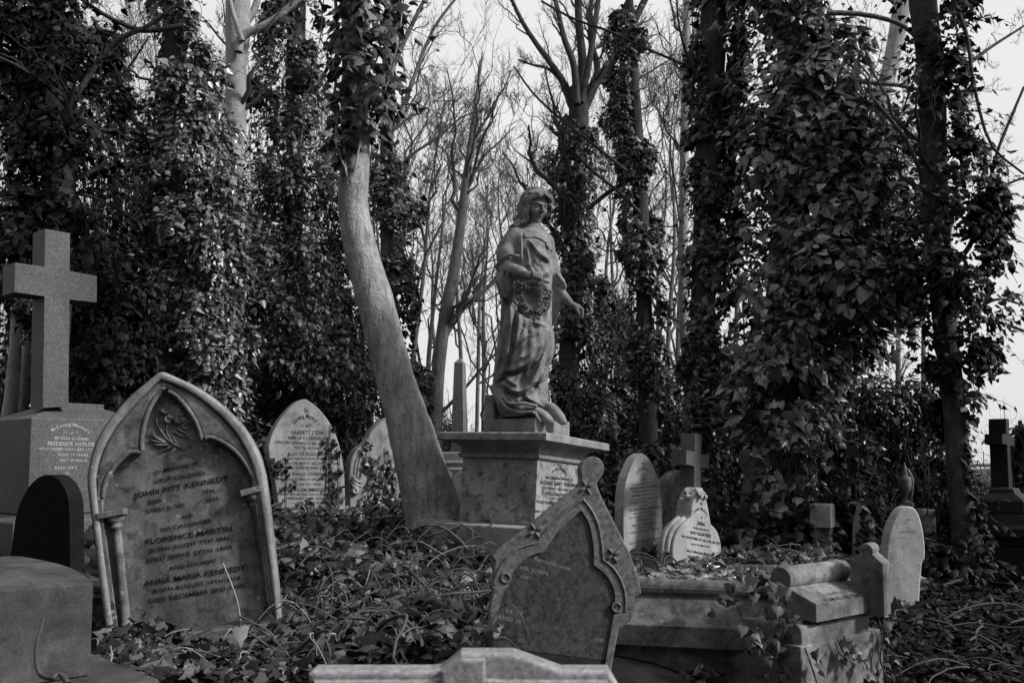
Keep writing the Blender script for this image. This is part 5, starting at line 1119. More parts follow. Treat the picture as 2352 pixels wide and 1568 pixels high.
build_tree('ivy_pillar_tree', 'tall dark ivy-covered trunk just left of the biggest ivy tree', [tr_], 41, M['darkbark'], spec=[S(12, .22, 60, 9, wig=.04, rscale=.2, tmin=.35), S(8, .5, 42, 7, wig=.05), S(5, .5, 42, 5)],
    ivy=[dict(levels=L11, Y=8.3, n=8750, size=0.054, kind='heart', seed=42, clumps=37, more=.65, lump=.55, sprays=120, mat=M['ivy'], thin=0.37)])
# ---- right dark tree
Y13 = 6.9
tr_ = trunk_path([(2095, -300, 60), (2120, 0, 60), (2138, 150, 58), (2148, 400, 56), (2158, 600, 54), (2176, 800, 52), (2192, 950, 50), (2203, 1085, 52), (2214, 1200, 54), (2218, 1270, 58), (2222, 1340, 66)], Y13, 30, 5, .02)
L13 = [(-100, 2030, 2240), (0, 2040, 2235), (100, 2080, 2225), (200, 2085, 2235), (300, 2064, 2250), (400, 2060, 2285), (500, 2080, 2305), (600, 2060, 2280), (700, 2080, 2300), (760, 2090, 2330), (830, 2120, 2260), (950, 2140, 2232), (1050, 2150, 2230), (1140, 2150, 2236), (1220, 2120, 2270), (1320, 2080, 2310)]
build_tree('dark_ivy_tree', 'black-barked trunk with thin ragged ivy, rightmost large trunk', [tr_], 51, M['darkbark'], twigmat=M['twigdark'], spec=[S(7, .26, 62, 10, wig=.04, rscale=.25, tmin=.3), S(7, .5, 42, 8, wig=.05), S(5, .5, 42, 5)],
    limbs=[limb([(2150, 690), (2200, 715), (2260, 730), (2352, 760), (2420, 800)], Y13, 12, 5), limb([(2130, 250), (2190, 180), (2260, 120), (2352, 60)], Y13, 14, 6, dy=.6), limb([(2165, 640), (2230, 560), (2270, 440), (2290, 350), (2352, 200)], Y13-.2, 14, 6), limb([(2180, -20), (2220, 80), (2236, 190), (2275, 330), (2352, 400)], Y13-.3, 11, 5), limb([(2240, 475), (2300, 430), (2352, 408)], Y13, 8, 5), limb([(2190, 760), (2280, 690), (2352, 700)], Y13+.3, 9, 5)],
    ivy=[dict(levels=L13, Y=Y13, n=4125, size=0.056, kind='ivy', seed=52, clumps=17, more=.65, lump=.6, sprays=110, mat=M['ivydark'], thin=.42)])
# ---- left trees
Y2 = 7.7
tr_ = trunk_path([(405, -300, 50), (402, 0, 52), (396, 300, 54), (395, 550, 58), (396, 800, 60), (400, 1000, 66), (402, 1200, 80)], Y2, 24, 6, .02)
L2 = [(-120, 330, 430), (0, 340, 425), (100, 350, 475), (200, 350, 505), (300, 340, 525), (400, 330, 560), (500, 330, 565), (600, 350, 568), (700, 380, 566), (800, 400, 565), (880, 430, 560), (960, 400, 560)]
build_tree('bushy_ivy_tree', 'dark trunk with bulging pale-lit ivy behind the gothic headstone', [tr_], 61, M['darkbark'], twigmat=M['twigdark'], spec=[S(13, .24, 62, 10, wig=.05, rscale=.25, tmin=.35), S(8, .5, 42, 7, wig=.06), S(5, .5, 42, 5)],
    limbs=[limb([(395, 560), (330, 520), (270, 480), (200, 450), (120, 440)], Y2-.3, 12, 5), limb([(390, 330), (320, 290), (240, 200), (150, 150)], Y2-.2, 12, 5), limb([(420, 60), (330, 70), (250, 40), (160, -20)], Y2-.4, 14, 8)],
    ivy=[dict(levels=L2, Y=Y2, n=11250, size=0.046, kind='heart', seed=62, clumps=48, more=.65, lump=.55, sprays=160, mat=M['ivylit'], thin=0.37)])
Y1 = 7.3
tr_ = trunk_path([(95, -300, 66), (104, 0, 66), (120, 200, 66), (140, 500, 64), (125, 800, 62), (110, 1000, 66), (105, 1200, 80)], Y1, 24, 7, .02)
L1 = [(-150, -40, 260), (0, -20, 250), (120, 10, 270), (250, 30, 290), (400, 30, 320), (520, 40, 345), (700, 10, 345), (850, 150, 345), (980, 220, 350)]
build_tree('shadowed_ivy_tree', 'leftmost ivy tree, toned near black for shade, behind the tall granite cross', [tr_], 71, M['darkbark'], twigmat=M['twigdark'], spec=[S(14, .3, 60, 10, wig=.05, rscale=.3, tmin=.3), S(9, .5, 42, 8, wig=.06), S(6, .5, 42, 5)],
    limbs=[limb([(130, 590), (60, 570), (0, 545), (-80, 520)], Y1-.5, 18, 14), limb([(120, 200), (60, 150), (20, 80), (-40, 0)], Y1-.2, 18, 12), limb([(150, 260), (200, 180), (260, 100), (340, 60), (420, 0)], Y1-.3, 16, 8)],
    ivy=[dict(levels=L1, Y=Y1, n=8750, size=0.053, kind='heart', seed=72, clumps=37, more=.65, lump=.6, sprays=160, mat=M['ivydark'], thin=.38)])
tr_ = trunk_path([(40, 650, 26), (38, 760, 28), (28, 900, 32), (16, 1000, 36), (12, 1150, 40)], 8.2, 14, 8, .02); tr2 = trunk_path([(62, 650, 18), (62, 800, 20), (52, 930, 24), (46, 1100, 28)], 8.4, 14, 9, .02)
build_tree('twin_stem_tree', 'two smooth grey stems low behind the left arm of the granite cross', [tr_, tr2], 81, M['beech'])
Y3 = 8.8
tr_ = trunk_path([(545, -300, 50), (545, -60, 54), (546, 60, 56), (543, 150, 46), (541, 250, 48), (537, 310, 54), (533, 345, 48), (535, 420, 44), (538, 520, 42), (536, 800, 42), (530, 1000, 48)], Y3, 30, 10, .02)
build_tree('bare_beech', 'upright pale beech with a knot, forked branch near the top, among the left ivy', [tr_], 91, M['beech'], spec=[S(12, .24, 45, 9, wig=.04, rscale=.3, tmin=.3), S(8, .5, 40, 7, wig=.05), S(6, .5, 40, 5)],
    limbs=[limb([(548, 120), (556, 85), (600, 62), (640, 38), (700, -15), (760, -80)], Y3-.15, 22, 13), limb([(556, 95), (545, 60), (530, 10), (520, -60)], Y3-.2, 14, 10), limb([(560, 60), (585, 20), (600, -40)], Y3+.1, 20, 14)])
tr_ = trunk_path([(684, -300, 40), (682, 0, 44), (676, 300, 46), (672, 600, 48), (675, 850, 50), (676, 1080, 58)], 9.2, 22, 11, .02)
L4 = [(-150, 620, 740), (0, 626, 732), (100, 600, 735), (200, 590, 750), (300, 588, 775), (400, 580, 790), (500, 566, 798), (600, 560, 800), (700, 558, 806), (850, 560, 806), (950, 590, 810), (1050, 600, 820)]
build_tree('dense_ivy_tree', 'broad dense ivy tree left of the leaning beech', [tr_], 101, M['darkbark'], spec=[S(10, .22, 55, 9, wig=.04, rscale=.2, tmin=.35), S(7, .5, 42, 7, wig=.05), S(5, .5, 42, 5)],
    ivy=[dict(levels=L4, Y=9.2, n=15000, size=0.045, kind='heart', seed=102, clumps=64, more=.65, lump=.6, sprays=200, mat=M['ivy'], thin=0.42)])
tr_ = trunk_path([(905, -200, 30), (900, 0, 32), (892, 200, 34), (888, 450, 34), (895, 700, 36), (905, 900, 38), (915, 1100, 44)], 9.0, 20, 12, .02)
L6 = [(330, 866, 905), (400, 850, 925), (500, 842, 948), (600, 852, 948), (700, 852, 960), (800, 880, 982), (900, 900, 990), (1000, 900, 985)]
build_tree('slim_ivy_tree', 'slim ivy column directly behind the leaning beech', [tr_], 111, M['midbark'], spec=[S(12, .3, 45, 9, wig=.04, rscale=.3, tmin=.3), S(8, .5, 40, 7, wig=.05), S(6, .5, 40, 5)],
    limbs=[limb([(900, 300), (935, 220), (965, 140), (1000, 60), (1060, -20)], 9.0, 12, 6), limb([(893, 420), (940, 360), (1000, 320), (1060, 270), (1120, 250)], 9.0, 9, 3), limb([(900, 160), (940, 70), (990, -30)], 9.0, 14, 8)],
    ivy=[dict(levels=L6, Y=9.0, n=6250, size=0.045, kind='heart', seed=112, clumps=26, more=.65, lump=.5, sprays=80, mat=M['ivy'], thin=0.37)])
# ---- trees right of the statue
Y9 = 9.8
tr_ = trunk_path([(1328, 200, 36), (1330, 245, 44), (1328, 320, 46), (1322, 450, 46), (1312, 700, 48), (1302, 1000, 52), (1298, 1150, 60)], Y9, 24, 13, .02)
build_tree('forked_tree', 'bare-topped forked tree rising behind the lowered hand of the statue', [tr_], 121, M['darkbark'], spec=[S(9, .42, 34, 9, wig=.03, rscale=.4, tmin=.3, up=.3), S(8, .5, 38, 7, wig=.05), S(5, .5, 40, 5)], twigmat=M['twig'],  # dark bark colour stands in for backlit, shaded limbs
    limbs=[limb([(1322, 262), (1300, 200), (1268, 150), (1238, 110), (1205, 60), (1180, 10), (1150, -60)], Y9, 18, 7), limb([(1302, 200), (1262, 160), (1226, 150), (1190, 138)], Y9, 9, 4), limb([(1325, 240), (1318, 150), (1296, 90), (1280, 20), (1262, -60)], Y9-.2, 20, 9), limb([(1330, 240), (1338, 150), (1330, 60), (1325, -60)], Y9+.1, 26, 16), limb([(1334, 235), (1352, 150), (1366, 60), (1382, -60)], Y9-.1, 20, 12), limb([(1340, 250), (1368, 190), (1400, 150), (1440, 80), (1476, 10), (1510, -60)], Y9, 30, 16), limb([(1345, 225), (1372, 160), (1356, 90), (1358, 0)], Y9+.2, 20, 10), limb([(1330, 300), (1290, 270), (1262, 215)], Y9, 6, 3)],
    ivy=[dict(levels=[(280, 1304, 1345), (340, 1270, 1380), (430, 1262, 1376), (520, 1268, 1366), (700, 1276, 1372), (850, 1276, 1390), (1000, 1268, 1430), (1120, 1260, 1450)], Y=Y9, n=7500, size=0.044, kind='heart', seed=122, clumps=32, more=.65, lump=.55, sprays=120, mat=M['ivy'], thin=.2)])
Y10 = 9.2
tr_ = trunk_path([(1444, -60, 16), (1448, 60, 22), (1458, 250, 30), (1472, 500, 34), (1482, 800, 36), (1490, 1040, 44), (1492, 1150, 50)], Y10, 22, 14, .02)
L10 = [(0, 1418, 1442), (80, 1408, 1468), (150, 1394, 1468), (250, 1400, 1488), (350, 1410, 1496), (500, 1422, 1512), (650, 1434, 1518), (800, 1440, 1534), (950, 1440, 1546), (1060, 1430, 1550)]
build_tree('tapering_ivy_tree', 'ivy column tapering to a spire against the sky, right of the forked tree', [tr_], 131, M['darkbark'], spec=[S(9, .26, 60, 9, wig=.04, rscale=.2, tmin=.3), S(7, .5, 42, 7, wig=.05), S(5, .5, 42, 5)],
    limbs=[limb([(1180, 153), (1225, 215), (1283, 270), (1360, 330), (1440, 394)], Y10-.3, 4, 8), limb([(1243, 3), (1320, 45), (1393, 70), (1480, 110), (1567, 146), (1620, 160)], Y10-.4, 5, 7), limb([(1321, 352), (1370, 400), (1423, 442), (1470, 490)], Y10-.2, 6, 9), limb([(1350, 480), (1400, 440), (1450, 410), (1480, 380)], Y10, 10, 12)],
    ivy=[dict(levels=L10, Y=Y10, n=8125, size=0.046, kind='heart', seed=132, clumps=35, more=.65, lump=.5, sprays=120, mat=M['ivy'], thin=0.40)])
tr_ = trunk_path([(1580, -100, 18), (1575, 200, 20), (1570, 500, 22), (1575, 800, 24), (1620, 1050, 28), (1625, 1180, 30)], 10.5, 18, 15, .02)
build_tree('thin_grey_tree', 'thin bare grey trunk between the two dark ivy columns right of the statue', [tr_], 141, M['beech'], spec=[S(16, .26, 40, 9, wig=.04, rscale=.35, tmin=.3), S(8, .5, 40, 7, wig=.05), S(5, .5, 40, 5)])
# ---- bare trees beyond, between the leaning beech and the statue and over the whole skyline
tr_ = trunk_path([(1108, 120, 3), (1090, 260, 11), (1068, 440, 22), (1046, 600, 26), (1024, 720, 30), (1008, 840, 32), (1000, 960, 34), (996, 1100, 40)], 11.5, 24, 16, .015)
build_tree('fork_stemmed_tree', 'bare slender tree with a dark forked limb standing left of the obelisk', [tr_], 151, M['midbark'], spec=[S(14, .34, 38, 9, wig=.04, rscale=.4, tmin=.3), S(8, .5, 40, 7, wig=.05), S(6, .5, 40, 5)],
    limbs=[limb([(1006, 850), (1014, 790), (1060, 712), (1120, 660), (1180, 600)], 11.5, 22, 8), limb([(1002, 960), (1060, 900), (1130, 820), (1200, 760)], 11.5, 9, 4), limb([(1070, 430), (1090, 330), (1140, 230)], 11.5, 12, 5)])
FAR = [  # base x, y top, lean, distance, width
    (940, 60, 70, 14, 20), (975, 140, 60, 16, 18), (1062, 120, -20, 15, 16), (1094, 160, 30, 13, 14), (1110, 200, 10, 17, 16), (1150, 180, 40, 18, 16), (1180, 120, -40, 15.5, 15), (1215, 230, -10, 19, 16), (1235, 200, -30, 16, 13), (826, 200, 30, 12, 18), (845, 240, 60, 13, 16), (780, 200, -20, 15, 16),
    (1385, 120, 40, 15, 16), (1420, 160, -30, 14, 16), (1530, 60, 30, 13, 18), (1560, 100, -20, 16, 18), (1590, 40, 40, 14, 18), (1510, 200, 20, 18, 16), (1690, 40, 0, 15, 18), (1980, 60, 40, 14, 18), (2060, 200, 20, 15, 18), (2120, 400, 10, 18, 18),
    (620, 40, -10, 14, 18), (575, 160, 20, 16, 18), (480, 40, 20, 14, 20), (460, 0, -30, 16, 18), (300, 60, 30, 13, 18), (230, 0, -10, 15, 18), (330, 160, -40, 17, 18), (60, 40, 20, 14, 20), (180, 100, 60, 17, 18), (730, 100, 10, 13, 18), (1270, 320, 10, 20, 15), (1010, 260, -30, 19, 15), (880, 160, 20, 17, 16)]
KINDS_ = ['slender bare tree with upswept twigs', 'thin bare tree with spreading twigs', 'distant bare tree with crossing branches']
rf = np.random.default_rng(77)
where = lambda x: 'far behind the left ivy trees' if x < 520 else 'far behind the dense left ivy' if x < 760 else 'behind the leaning beech' if x < 930 else 'in the gap left of the statue' if x < 1260 else 'behind the statue hand' if x < 1480 else 'between the ivy columns' if x < 1720 else 'beyond the rightmost trunks'
for i, (bx, ty, ln, Yf, wd) in enumerate(FAR):
    m_ = rf.uniform(-20, 20); ty = ty+190 if 930 < bx < 1260 else ty+60
    pts = [(bx+ln+m_, ty, 1.0), (bx+ln*.75-m_*.4, ty+(1000-ty)*.25, wd*.25), (bx+ln*.4+m_*.5, ty+(1000-ty)*.5, wd*.45), (bx+ln*.15, ty+(1000-ty)*.75, wd*.62), (bx, 1040, wd*.75), (bx-2, 1110, wd*.85)]
    tr_ = trunk_path(pts, Yf, 20, 200+i, .015)
    dense = 930 < bx < 1260
    build_tree('bare_tree', f'{KINDS_[i % 3]} {where(bx)}', [tr_], 300+i, M['midbark'], spec=[S(8 if dense else 7, .5, 26, 14, wig=.03, rscale=.62, tmin=.15, up=.2, rmin=.007), S(8, .42, 38, 9, wig=.04, up=.18, rscale=.5, rmin=.0055), S(7, .48, 38, 7, wig=.05, up=.12, rmin=.0038), S(3, .6, 38, 5, wig=.05, rmin=.0029)], group='bare trees beyond the graves', sides=(8, 5, 4, 3))
# ---- thickets: evergreen bushes and ivy banks closing the view between the trunks
BUSH = [  # name, label, levels, Y, n, size, material, thin
    ('ivy_bush', 'wide bank of small-leaved ivy behind the pointed and gothic headstones', [(560, 580, 780), (700, 560, 810), (850, 540, 830), (950, 540, 840), (1060, 540, 850), (1150, 540, 850)], 10.2, 12000, .055, 'ivy', .4),
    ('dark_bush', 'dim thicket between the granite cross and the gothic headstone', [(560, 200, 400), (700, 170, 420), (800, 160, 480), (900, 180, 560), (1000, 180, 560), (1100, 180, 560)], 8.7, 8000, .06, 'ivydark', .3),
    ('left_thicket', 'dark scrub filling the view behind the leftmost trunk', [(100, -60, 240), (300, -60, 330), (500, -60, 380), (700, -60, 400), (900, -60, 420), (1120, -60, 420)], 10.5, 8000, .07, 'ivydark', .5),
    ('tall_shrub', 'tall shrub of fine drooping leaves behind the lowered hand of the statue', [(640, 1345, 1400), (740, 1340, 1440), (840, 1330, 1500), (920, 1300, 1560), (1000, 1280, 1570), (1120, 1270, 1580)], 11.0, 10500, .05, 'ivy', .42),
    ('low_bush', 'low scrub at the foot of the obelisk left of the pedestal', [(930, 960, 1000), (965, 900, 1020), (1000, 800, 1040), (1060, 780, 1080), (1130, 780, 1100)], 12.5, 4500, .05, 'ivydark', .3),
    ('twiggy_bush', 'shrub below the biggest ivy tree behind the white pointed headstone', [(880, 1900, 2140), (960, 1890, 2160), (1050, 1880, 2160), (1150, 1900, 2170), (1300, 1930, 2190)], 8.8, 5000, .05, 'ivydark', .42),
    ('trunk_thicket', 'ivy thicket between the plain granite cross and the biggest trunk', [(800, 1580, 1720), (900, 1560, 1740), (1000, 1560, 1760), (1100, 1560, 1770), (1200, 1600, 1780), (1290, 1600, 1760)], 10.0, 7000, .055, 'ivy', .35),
    ('edge_bush', 'dark bush beside the shade-toned cross at the right edge', [(980, 2330, 2440), (1060, 2316, 2460), (1150, 2310, 2460), (1260, 2310, 2460)], 9.0, 3500, .06, 'ivydark', .2),
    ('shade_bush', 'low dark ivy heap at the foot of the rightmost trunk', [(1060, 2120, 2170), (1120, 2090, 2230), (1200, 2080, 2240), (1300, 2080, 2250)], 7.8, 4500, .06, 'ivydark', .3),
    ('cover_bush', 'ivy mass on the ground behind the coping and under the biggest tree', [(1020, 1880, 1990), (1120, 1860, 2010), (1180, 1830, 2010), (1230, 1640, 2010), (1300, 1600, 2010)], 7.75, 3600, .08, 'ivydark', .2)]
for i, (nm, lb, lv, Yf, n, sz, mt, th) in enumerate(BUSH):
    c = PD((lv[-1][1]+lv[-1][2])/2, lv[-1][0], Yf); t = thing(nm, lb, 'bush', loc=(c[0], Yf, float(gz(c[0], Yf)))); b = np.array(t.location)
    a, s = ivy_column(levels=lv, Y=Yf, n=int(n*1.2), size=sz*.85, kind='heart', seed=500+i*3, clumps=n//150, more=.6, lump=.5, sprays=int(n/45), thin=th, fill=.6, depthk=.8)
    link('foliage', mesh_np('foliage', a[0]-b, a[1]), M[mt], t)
    r = np.random.default_rng(600+i); st = []
    lw = (lv[-1][2]-lv[-1][1]); N = int(20+lw/4); x0 = r.uniform(lv[-1][1], lv[-1][2], N); hy = lv[0][0]
    p0 = np.array([PD(x, lv[-1][0]+20, Yf+d) for x, d in zip(x0, r.uniform(-.3, .3, N))]); xt = x0+r.normal(0, 60, N)
    p1 = np.array([PD(np.clip(x, lv[0][1]-40, lv[0][2]+40), r.uniform(hy-30, (hy+lv[-1][0])/2), Yf+d) for x, d in zip(xt, r.uniform(-.6, .5, N))]); tt = np.linspace(0, 1, 9)
    wv = np.cumsum(r.normal(0, .03, (N, 9, 3)), 1); pt = p0[:, None]+(p1-p0)[:, None]*tt[None, :, None]+wv; rd = np.linspace(.012, .003, 9)[None]*r.uniform(.6, 1.4, (N, 1))
    P2, R2 = grow(pt, rd, 7, .4, 45, 7, r, wig=.06); V1, q1 = tubes(pt, rd, 4); V2, q2 = tubes(P2, R2, 3)
    V, f = merge([(V1, [q1]), (V2, [q2])]); link('stems', mesh_np('stems', V-b, f), M['twigdark' if 'dark' in mt else 'twig'], t)
# ---- far wood closing the horizon: one mass of distant trunks and twigs
r = np.random.default_rng(900); N = 230; xs = r.uniform(-34, 34, N); ys = r.uniform(26, 46, N); hs = r.uniform(4, 8.5, N); hs = np.where(np.abs((xs/ys*F+CX)/DK-1080) < 210, hs*.22, hs*.8)
keep = (np.abs(xs/ys*F+CX-3900) > 330); xs, ys, hs = xs[keep], ys[keep], hs[keep]; N = len(xs)
tt = np.linspace(0, 1, 10); pt = np.stack([xs[:, None]+r.normal(0, .8, (N, 1))*tt, ys[:, None]+0*tt, gz(xs, ys)[:, None]+hs[:, None]*tt], -1)+np.cumsum(r.normal(0, .06, (N, 10, 3)), 1); rd = np.linspace(.13, .02, 10)[None]*r.uniform(.6, 1.3, (N, 1))
P1, R1 = grow(pt, rd, 12, .34, 36, 7, r, tmin=.1, wig=.04, rmin=.008); P2, R2 = grow(P1, R1, 6, .5, 38, 5, r, wig=.05, rmin=.006)
V, f = merge([(lambda a: (a[0], [a[1]]))(tubes(a, b, m)) for a, b, m in ((pt, rd, 5), (P1, R1, 3), (P2, R2, 3))])
tag(link('far_woodland', mesh_np('far_woodland', V, f), M['twig']), 'far bare woodland along the skyline', 'woodland', kind='stuff')
n = 26000; xs = r.uniform(-30, 30, n); ys = r.uniform(22, 34, n); keep = np.abs(xs/ys*F+CX-3930) > 300; xs, ys = xs[keep], ys[keep]; n = len(xs)
hh_ = np.where(np.abs((xs/ys*F+CX)/DK-1080) < 190, .7, 1.7)*(.3+vnoise(np.stack([xs*.4, ys*.4, 0*xs], 1), 4)); p = np.stack([xs, ys, gz(xs, ys)+hh_*r.random(n)], 1)
V, f = leaves(p, np.tile([0, -.8, .5], (n, 1)), np.tile([0, -.2, -1.0], (n, 1)), r.uniform(.1, .22, n), 'kite', .6, r)
tag(link('far_undergrowth', mesh_np('far_undergrowth', V, f), M['ivydark']), 'low evergreen undergrowth far beyond the graves', 'undergrowth', kind='stuff')
# ================================================================ ground cover
def surf(x, y):
    z = gz(x, y); near = np.exp(-((y-5)/6)**2); o = np.zeros_like(x)
    return z + near*(.10*(vnoise(np.stack([x*1.6, y*1.6, o], -1), 1)-.5)+.05*(vnoise(np.stack([x*5, y*5, o], -1), 2)-.5))
r = np.random.default_rng(31)
def scatter(n, px0, px1, Y0, Y1, fn=None):
    Y = Y0*(Y1/Y0)**r.random(n); px = r.uniform(px0, px1, n); x = (px*DK-CX)/F*Y
    if fn is not None: k = fn(px, Y); x, Y = x[k], Y[k]
    return x, Y
TOMB = lambda x, y: ((x-Tt[0])*eT[0]+(y-Tt[1])*eT[1] > -.5) & ((x-Tt[0])*eT[0]+(y-Tt[1])*eT[1] < 1.4) & (-((x-Tt[0])*nT[0]+(y-Tt[1])*nT[1]) > -.15) & (-((x-Tt[0])*nT[0]+(y-Tt[1])*nT[1]) < 1.0)
parts = []
for n, px0, px1, Y0, Y1, sz, hgt in ((8600, 620, 1130, 3.3, 6.8, .052, .27), (3200, 250, 700, 3.4, 4.3, .05, .12), (900, 150, 640, 4.2, 7.5, .06, .2), (1600, 780, 1250, 6.2, 9.5, .055, .12), (2600, 1250, 2100, 5.0, 9.0, .06, .10), (900, 0, 420, 6, 9, .06, .15)):
    x, y = scatter(n, px0, px1, Y0, Y1); k = ~TOMB(x, y); x, y = x[k], y[k]; m = len(x)
    hill = vnoise(np.stack([x*2.3, y*2.3, 0*x], 1), 8); z = surf(x, y)+hgt*hill*r.random(m)**.6+.015
    nn = unit(np.stack([r.normal(0, .5, m), r.normal(-.35, .5, m), np.ones(m)], 1)); a = r.uniform(0, 6.28, m)
    parts.append(leaves(np.stack([x, y, z], 1), nn, np.stack([np.cos(a), np.sin(a), -.4+0*a], 1), sz*np.clip(np.exp(r.normal(-.1, .38, m)), .35, 1.9), 'ivy', .34, r))
V, f = merge(parts); tag(link('ivy_ground_cover', mesh_np('ivy_ground_cover', V, f), M['ivyground']), 'ivy leaves carpeting the mound between the graves', 'ground cover', kind='stuff')
# leaves lying on the tomb top inside the kerb
m = 2200; a = r.uniform(-.30, 1.25, m); b = r.uniform(.05, .95, m); q = Tt[None]+eT*a[:, None]-nT*b[:, None]; q[:, 2] = Tt[2]-.055+.05*vnoise(np.stack([a*5, b*5, 0*a], 1), 3)*np.clip(b*4, 0, 1)+r.random(m)*.03-.03*b
V, f = leaves(q, np.stack([r.normal(0, .5, m), r.normal(-.3, .5, m), np.ones(m)], 1), np.stack([np.cos(a*90), np.sin(a*90), -.2+0*a], 1), .047*r.uniform(.5, 1.3, m), 'ivy', .35, r)
tag(link('leaf_litter', mesh_np('leaf_litter', V, f), M['ivylit']), 'ivy and dead leaves heaped inside the tomb kerb', 'leaf litter', kind='stuff')
# dead leaves flat on the dark ground at the right
x, y = scatter(7000, 1900, 2430, 3.2, 8.0); m = len(x); a = r.uniform(0, 6.28, m)
V, f = leaves(np.stack([x, y, surf(x, y)+.01+.03*r.random(m)], 1), np.stack([r.normal(0, .4, m), r.normal(0, .4, m), np.ones(m)], 1), np.stack([np.cos(a), np.sin(a), 0*a], 1), .05*r.uniform(.4, 1.2, m), 'heart', .3, r)
tag(link('dead_leaf_litter', mesh_np('dead_leaf_litter', V, f), M['ivydark']), 'dead leaves over the dark ground at the right', 'leaf litter', kind='stuff')
# tangle of dead ivy stems on the mound
def tangle(n, px0, px1, Y0, Y1, L, rad, hgt, seed):
    r = np.random.default_rng(seed); Y = Y0*(Y1/Y0)**r.random(n); px = r.uniform(px0, px1, n); x = (px*DK-CX)/F*Y; K = 12; s = np.linspace(0, 1, K)
    a = r.uniform(0, 6.28, n); turn = np.cumsum(r.normal(0, .35, (n, K)), 1); ang = a[:, None]+turn; Ls = L*r.uniform(.4, 1.3, n)
    dx = np.cumsum(np.cos(ang), 1)*Ls[:, None]/K; dy = np.cumsum(np.sin(ang), 1)*Ls[:, None]/K
    X = x[:, None]+dx; Yy = Y[:, None]+dy*.8; Z = surf(X, Yy)+hgt*(r.random((n, 1))*.6+.1)+hgt*r.uniform(-.1, .9, (n, 1))*np.sin(s*np.pi)
    R = rad*r.uniform(.5, 1.5, (n, 1))*(1-.6*s)
    return tubes(np.stack([X, Yy, Z], -1), R, 5)
V, f = merge([(lambda a: (a[0], [a[1]]))(tangle(*k)) for k in ((110, 700, 1120, 3.4, 5.0, .32, .0036, .16, 1), (36, 640, 1050, 5.0, 7.2, .45, .005, .14, 2), (16, 250, 700, 3.6, 4.6, .35, .0035, .1, 3))])
tag(link('pale_stem_tangle', mesh_np('pale_stem_tangle', V, f), M['twigpale']), 'tangle of pale dead ivy stems over the mound', 'twigs', kind='stuff')
V, f = merge([(lambda a: (a[0], [a[1]]))(tangle(*k)) for k in ((170, 640, 1130, 3.4, 5.6, .5, .0045, .24, 4), (26, 640, 1130, 3.6, 5.6, .9, .010, .2, 7), (40, 1950, 2420, 3.6, 7.5, .7, .006, .08, 5), (120, 1250, 1950, 5, 8.5, .6, .005, .12, 6))])
tag(link('dark_stem_tangle', mesh_np('dark_stem_tangle', V, f), M['twig']), 'darker woody stems lying across the ground', 'twigs', kind='stuff')
# ---- climbing strands on stones (each a plant of its own)
def strands(name, label, pl, tr, lines, n_per, size, kind='ivy', mat='ivydark', off=.02):
    t = thing(name, label, 'ivy', matrix=pl.matrix()); r = np.random.default_rng(len(label)); st, lf = [], []
    for pts in lines:
        q = np.array([[a, b, off*.5] for a, b in pl.loc(tr(pts))]); q = catmull(q, 14); V, f = tubes(q[None], np.full((1, 14), .0035), 4); st.append((V, [f]))
        k = r.integers(0, 14, n_per); p = q[k]+r.normal(0, size*.45, (n_per, 3))*[1, 1, .3]+[0, 0, off]
        lf.append(leaves(p, np.tile([0, .25, 1.0], (n_per, 1)), np.tile([0, -1.0, .2], (n_per, 1)), size*r.uniform(.5, 1.2, n_per), kind, .45, r))
    V, f = merge(st); link('stems', mesh_np('strand', V, f), M['twig'], t); V, f = merge(lf); link('leaves', mesh_np('leaves', V, f), M[mat], t)
strands('climbing_ivy', 'thin ivy strands climbing the face of the pointed headstone of Harriett Dennison', plH, tr6, [[(840, 1330), (830, 1100), (835, 800), (832, 560), (842, 380)], [(930, 1300), (925, 1000), (930, 800), (915, 620)], [(380, 1330), (375, 1100), (385, 900), (380, 740)], [(260, 900), (255, 820), (245, 730)], [(800, 1330), (790, 1150), (800, 900), (800, 660)], [(620, 1330), (610, 1240), (640, 1150)], [(860, 1330), (870, 1100), (860, 900)]], 16, .05)
strands('framing_ivy', 'ivy fringe round the white pointed headstone left of the tall worn headstone', plJ2, trT, [[(1225, 640), (1228, 500), (1250, 400), (1275, 330)], [(1375, 640), (1372, 560), (1350, 440), (1320, 340)], [(1240, 640), (1300, 600), (1370, 570)], [(1230, 560), (1240, 520)], [(1300, 320), (1330, 380)]], 34, .07)
strands('clinging_ivy', 'ivy smothering the lower face of the shouldered headstone behind the beech', plW, tr6, [[(1240, 1330), (1235, 1000), (1230, 700), (1200, 590)], [(1320, 1330), (1290, 1000), (1260, 700)], [(1440, 1340), (1420, 1000), (1410, 620)], [(1480, 1330), (1460, 1000), (1450, 700)], [(1210, 1330), (1200, 1200)], [(1380, 1330), (1370, 1100), (1340, 760)], [(1500, 1300), (1490, 1000), (1470, 780)], [(1300, 1330), (1350, 1200), (1400, 1150)]], 30, .052, mat='ivy')
strands('hanging_ivy', 'ivy trailing down the broken corner of the kerbed tomb', Plane(3110, 2400, 3.78, phi=4), trT, [[(650, 880), (670, 980), (690, 1080), (640, 1180), (600, 1290), (560, 1330)], [(690, 900), (700, 1050), (680, 1160), (620, 1250), (590, 1420), (560, 1568)], [(560, 1140), (500, 1220), (480, 1260)], [(700, 1160), (650, 1300), (690, 1460), (670, 1520)], [(620, 880), (640, 1000), (660, 1100)]], 13, .047, mat='ivyground', off=.03)
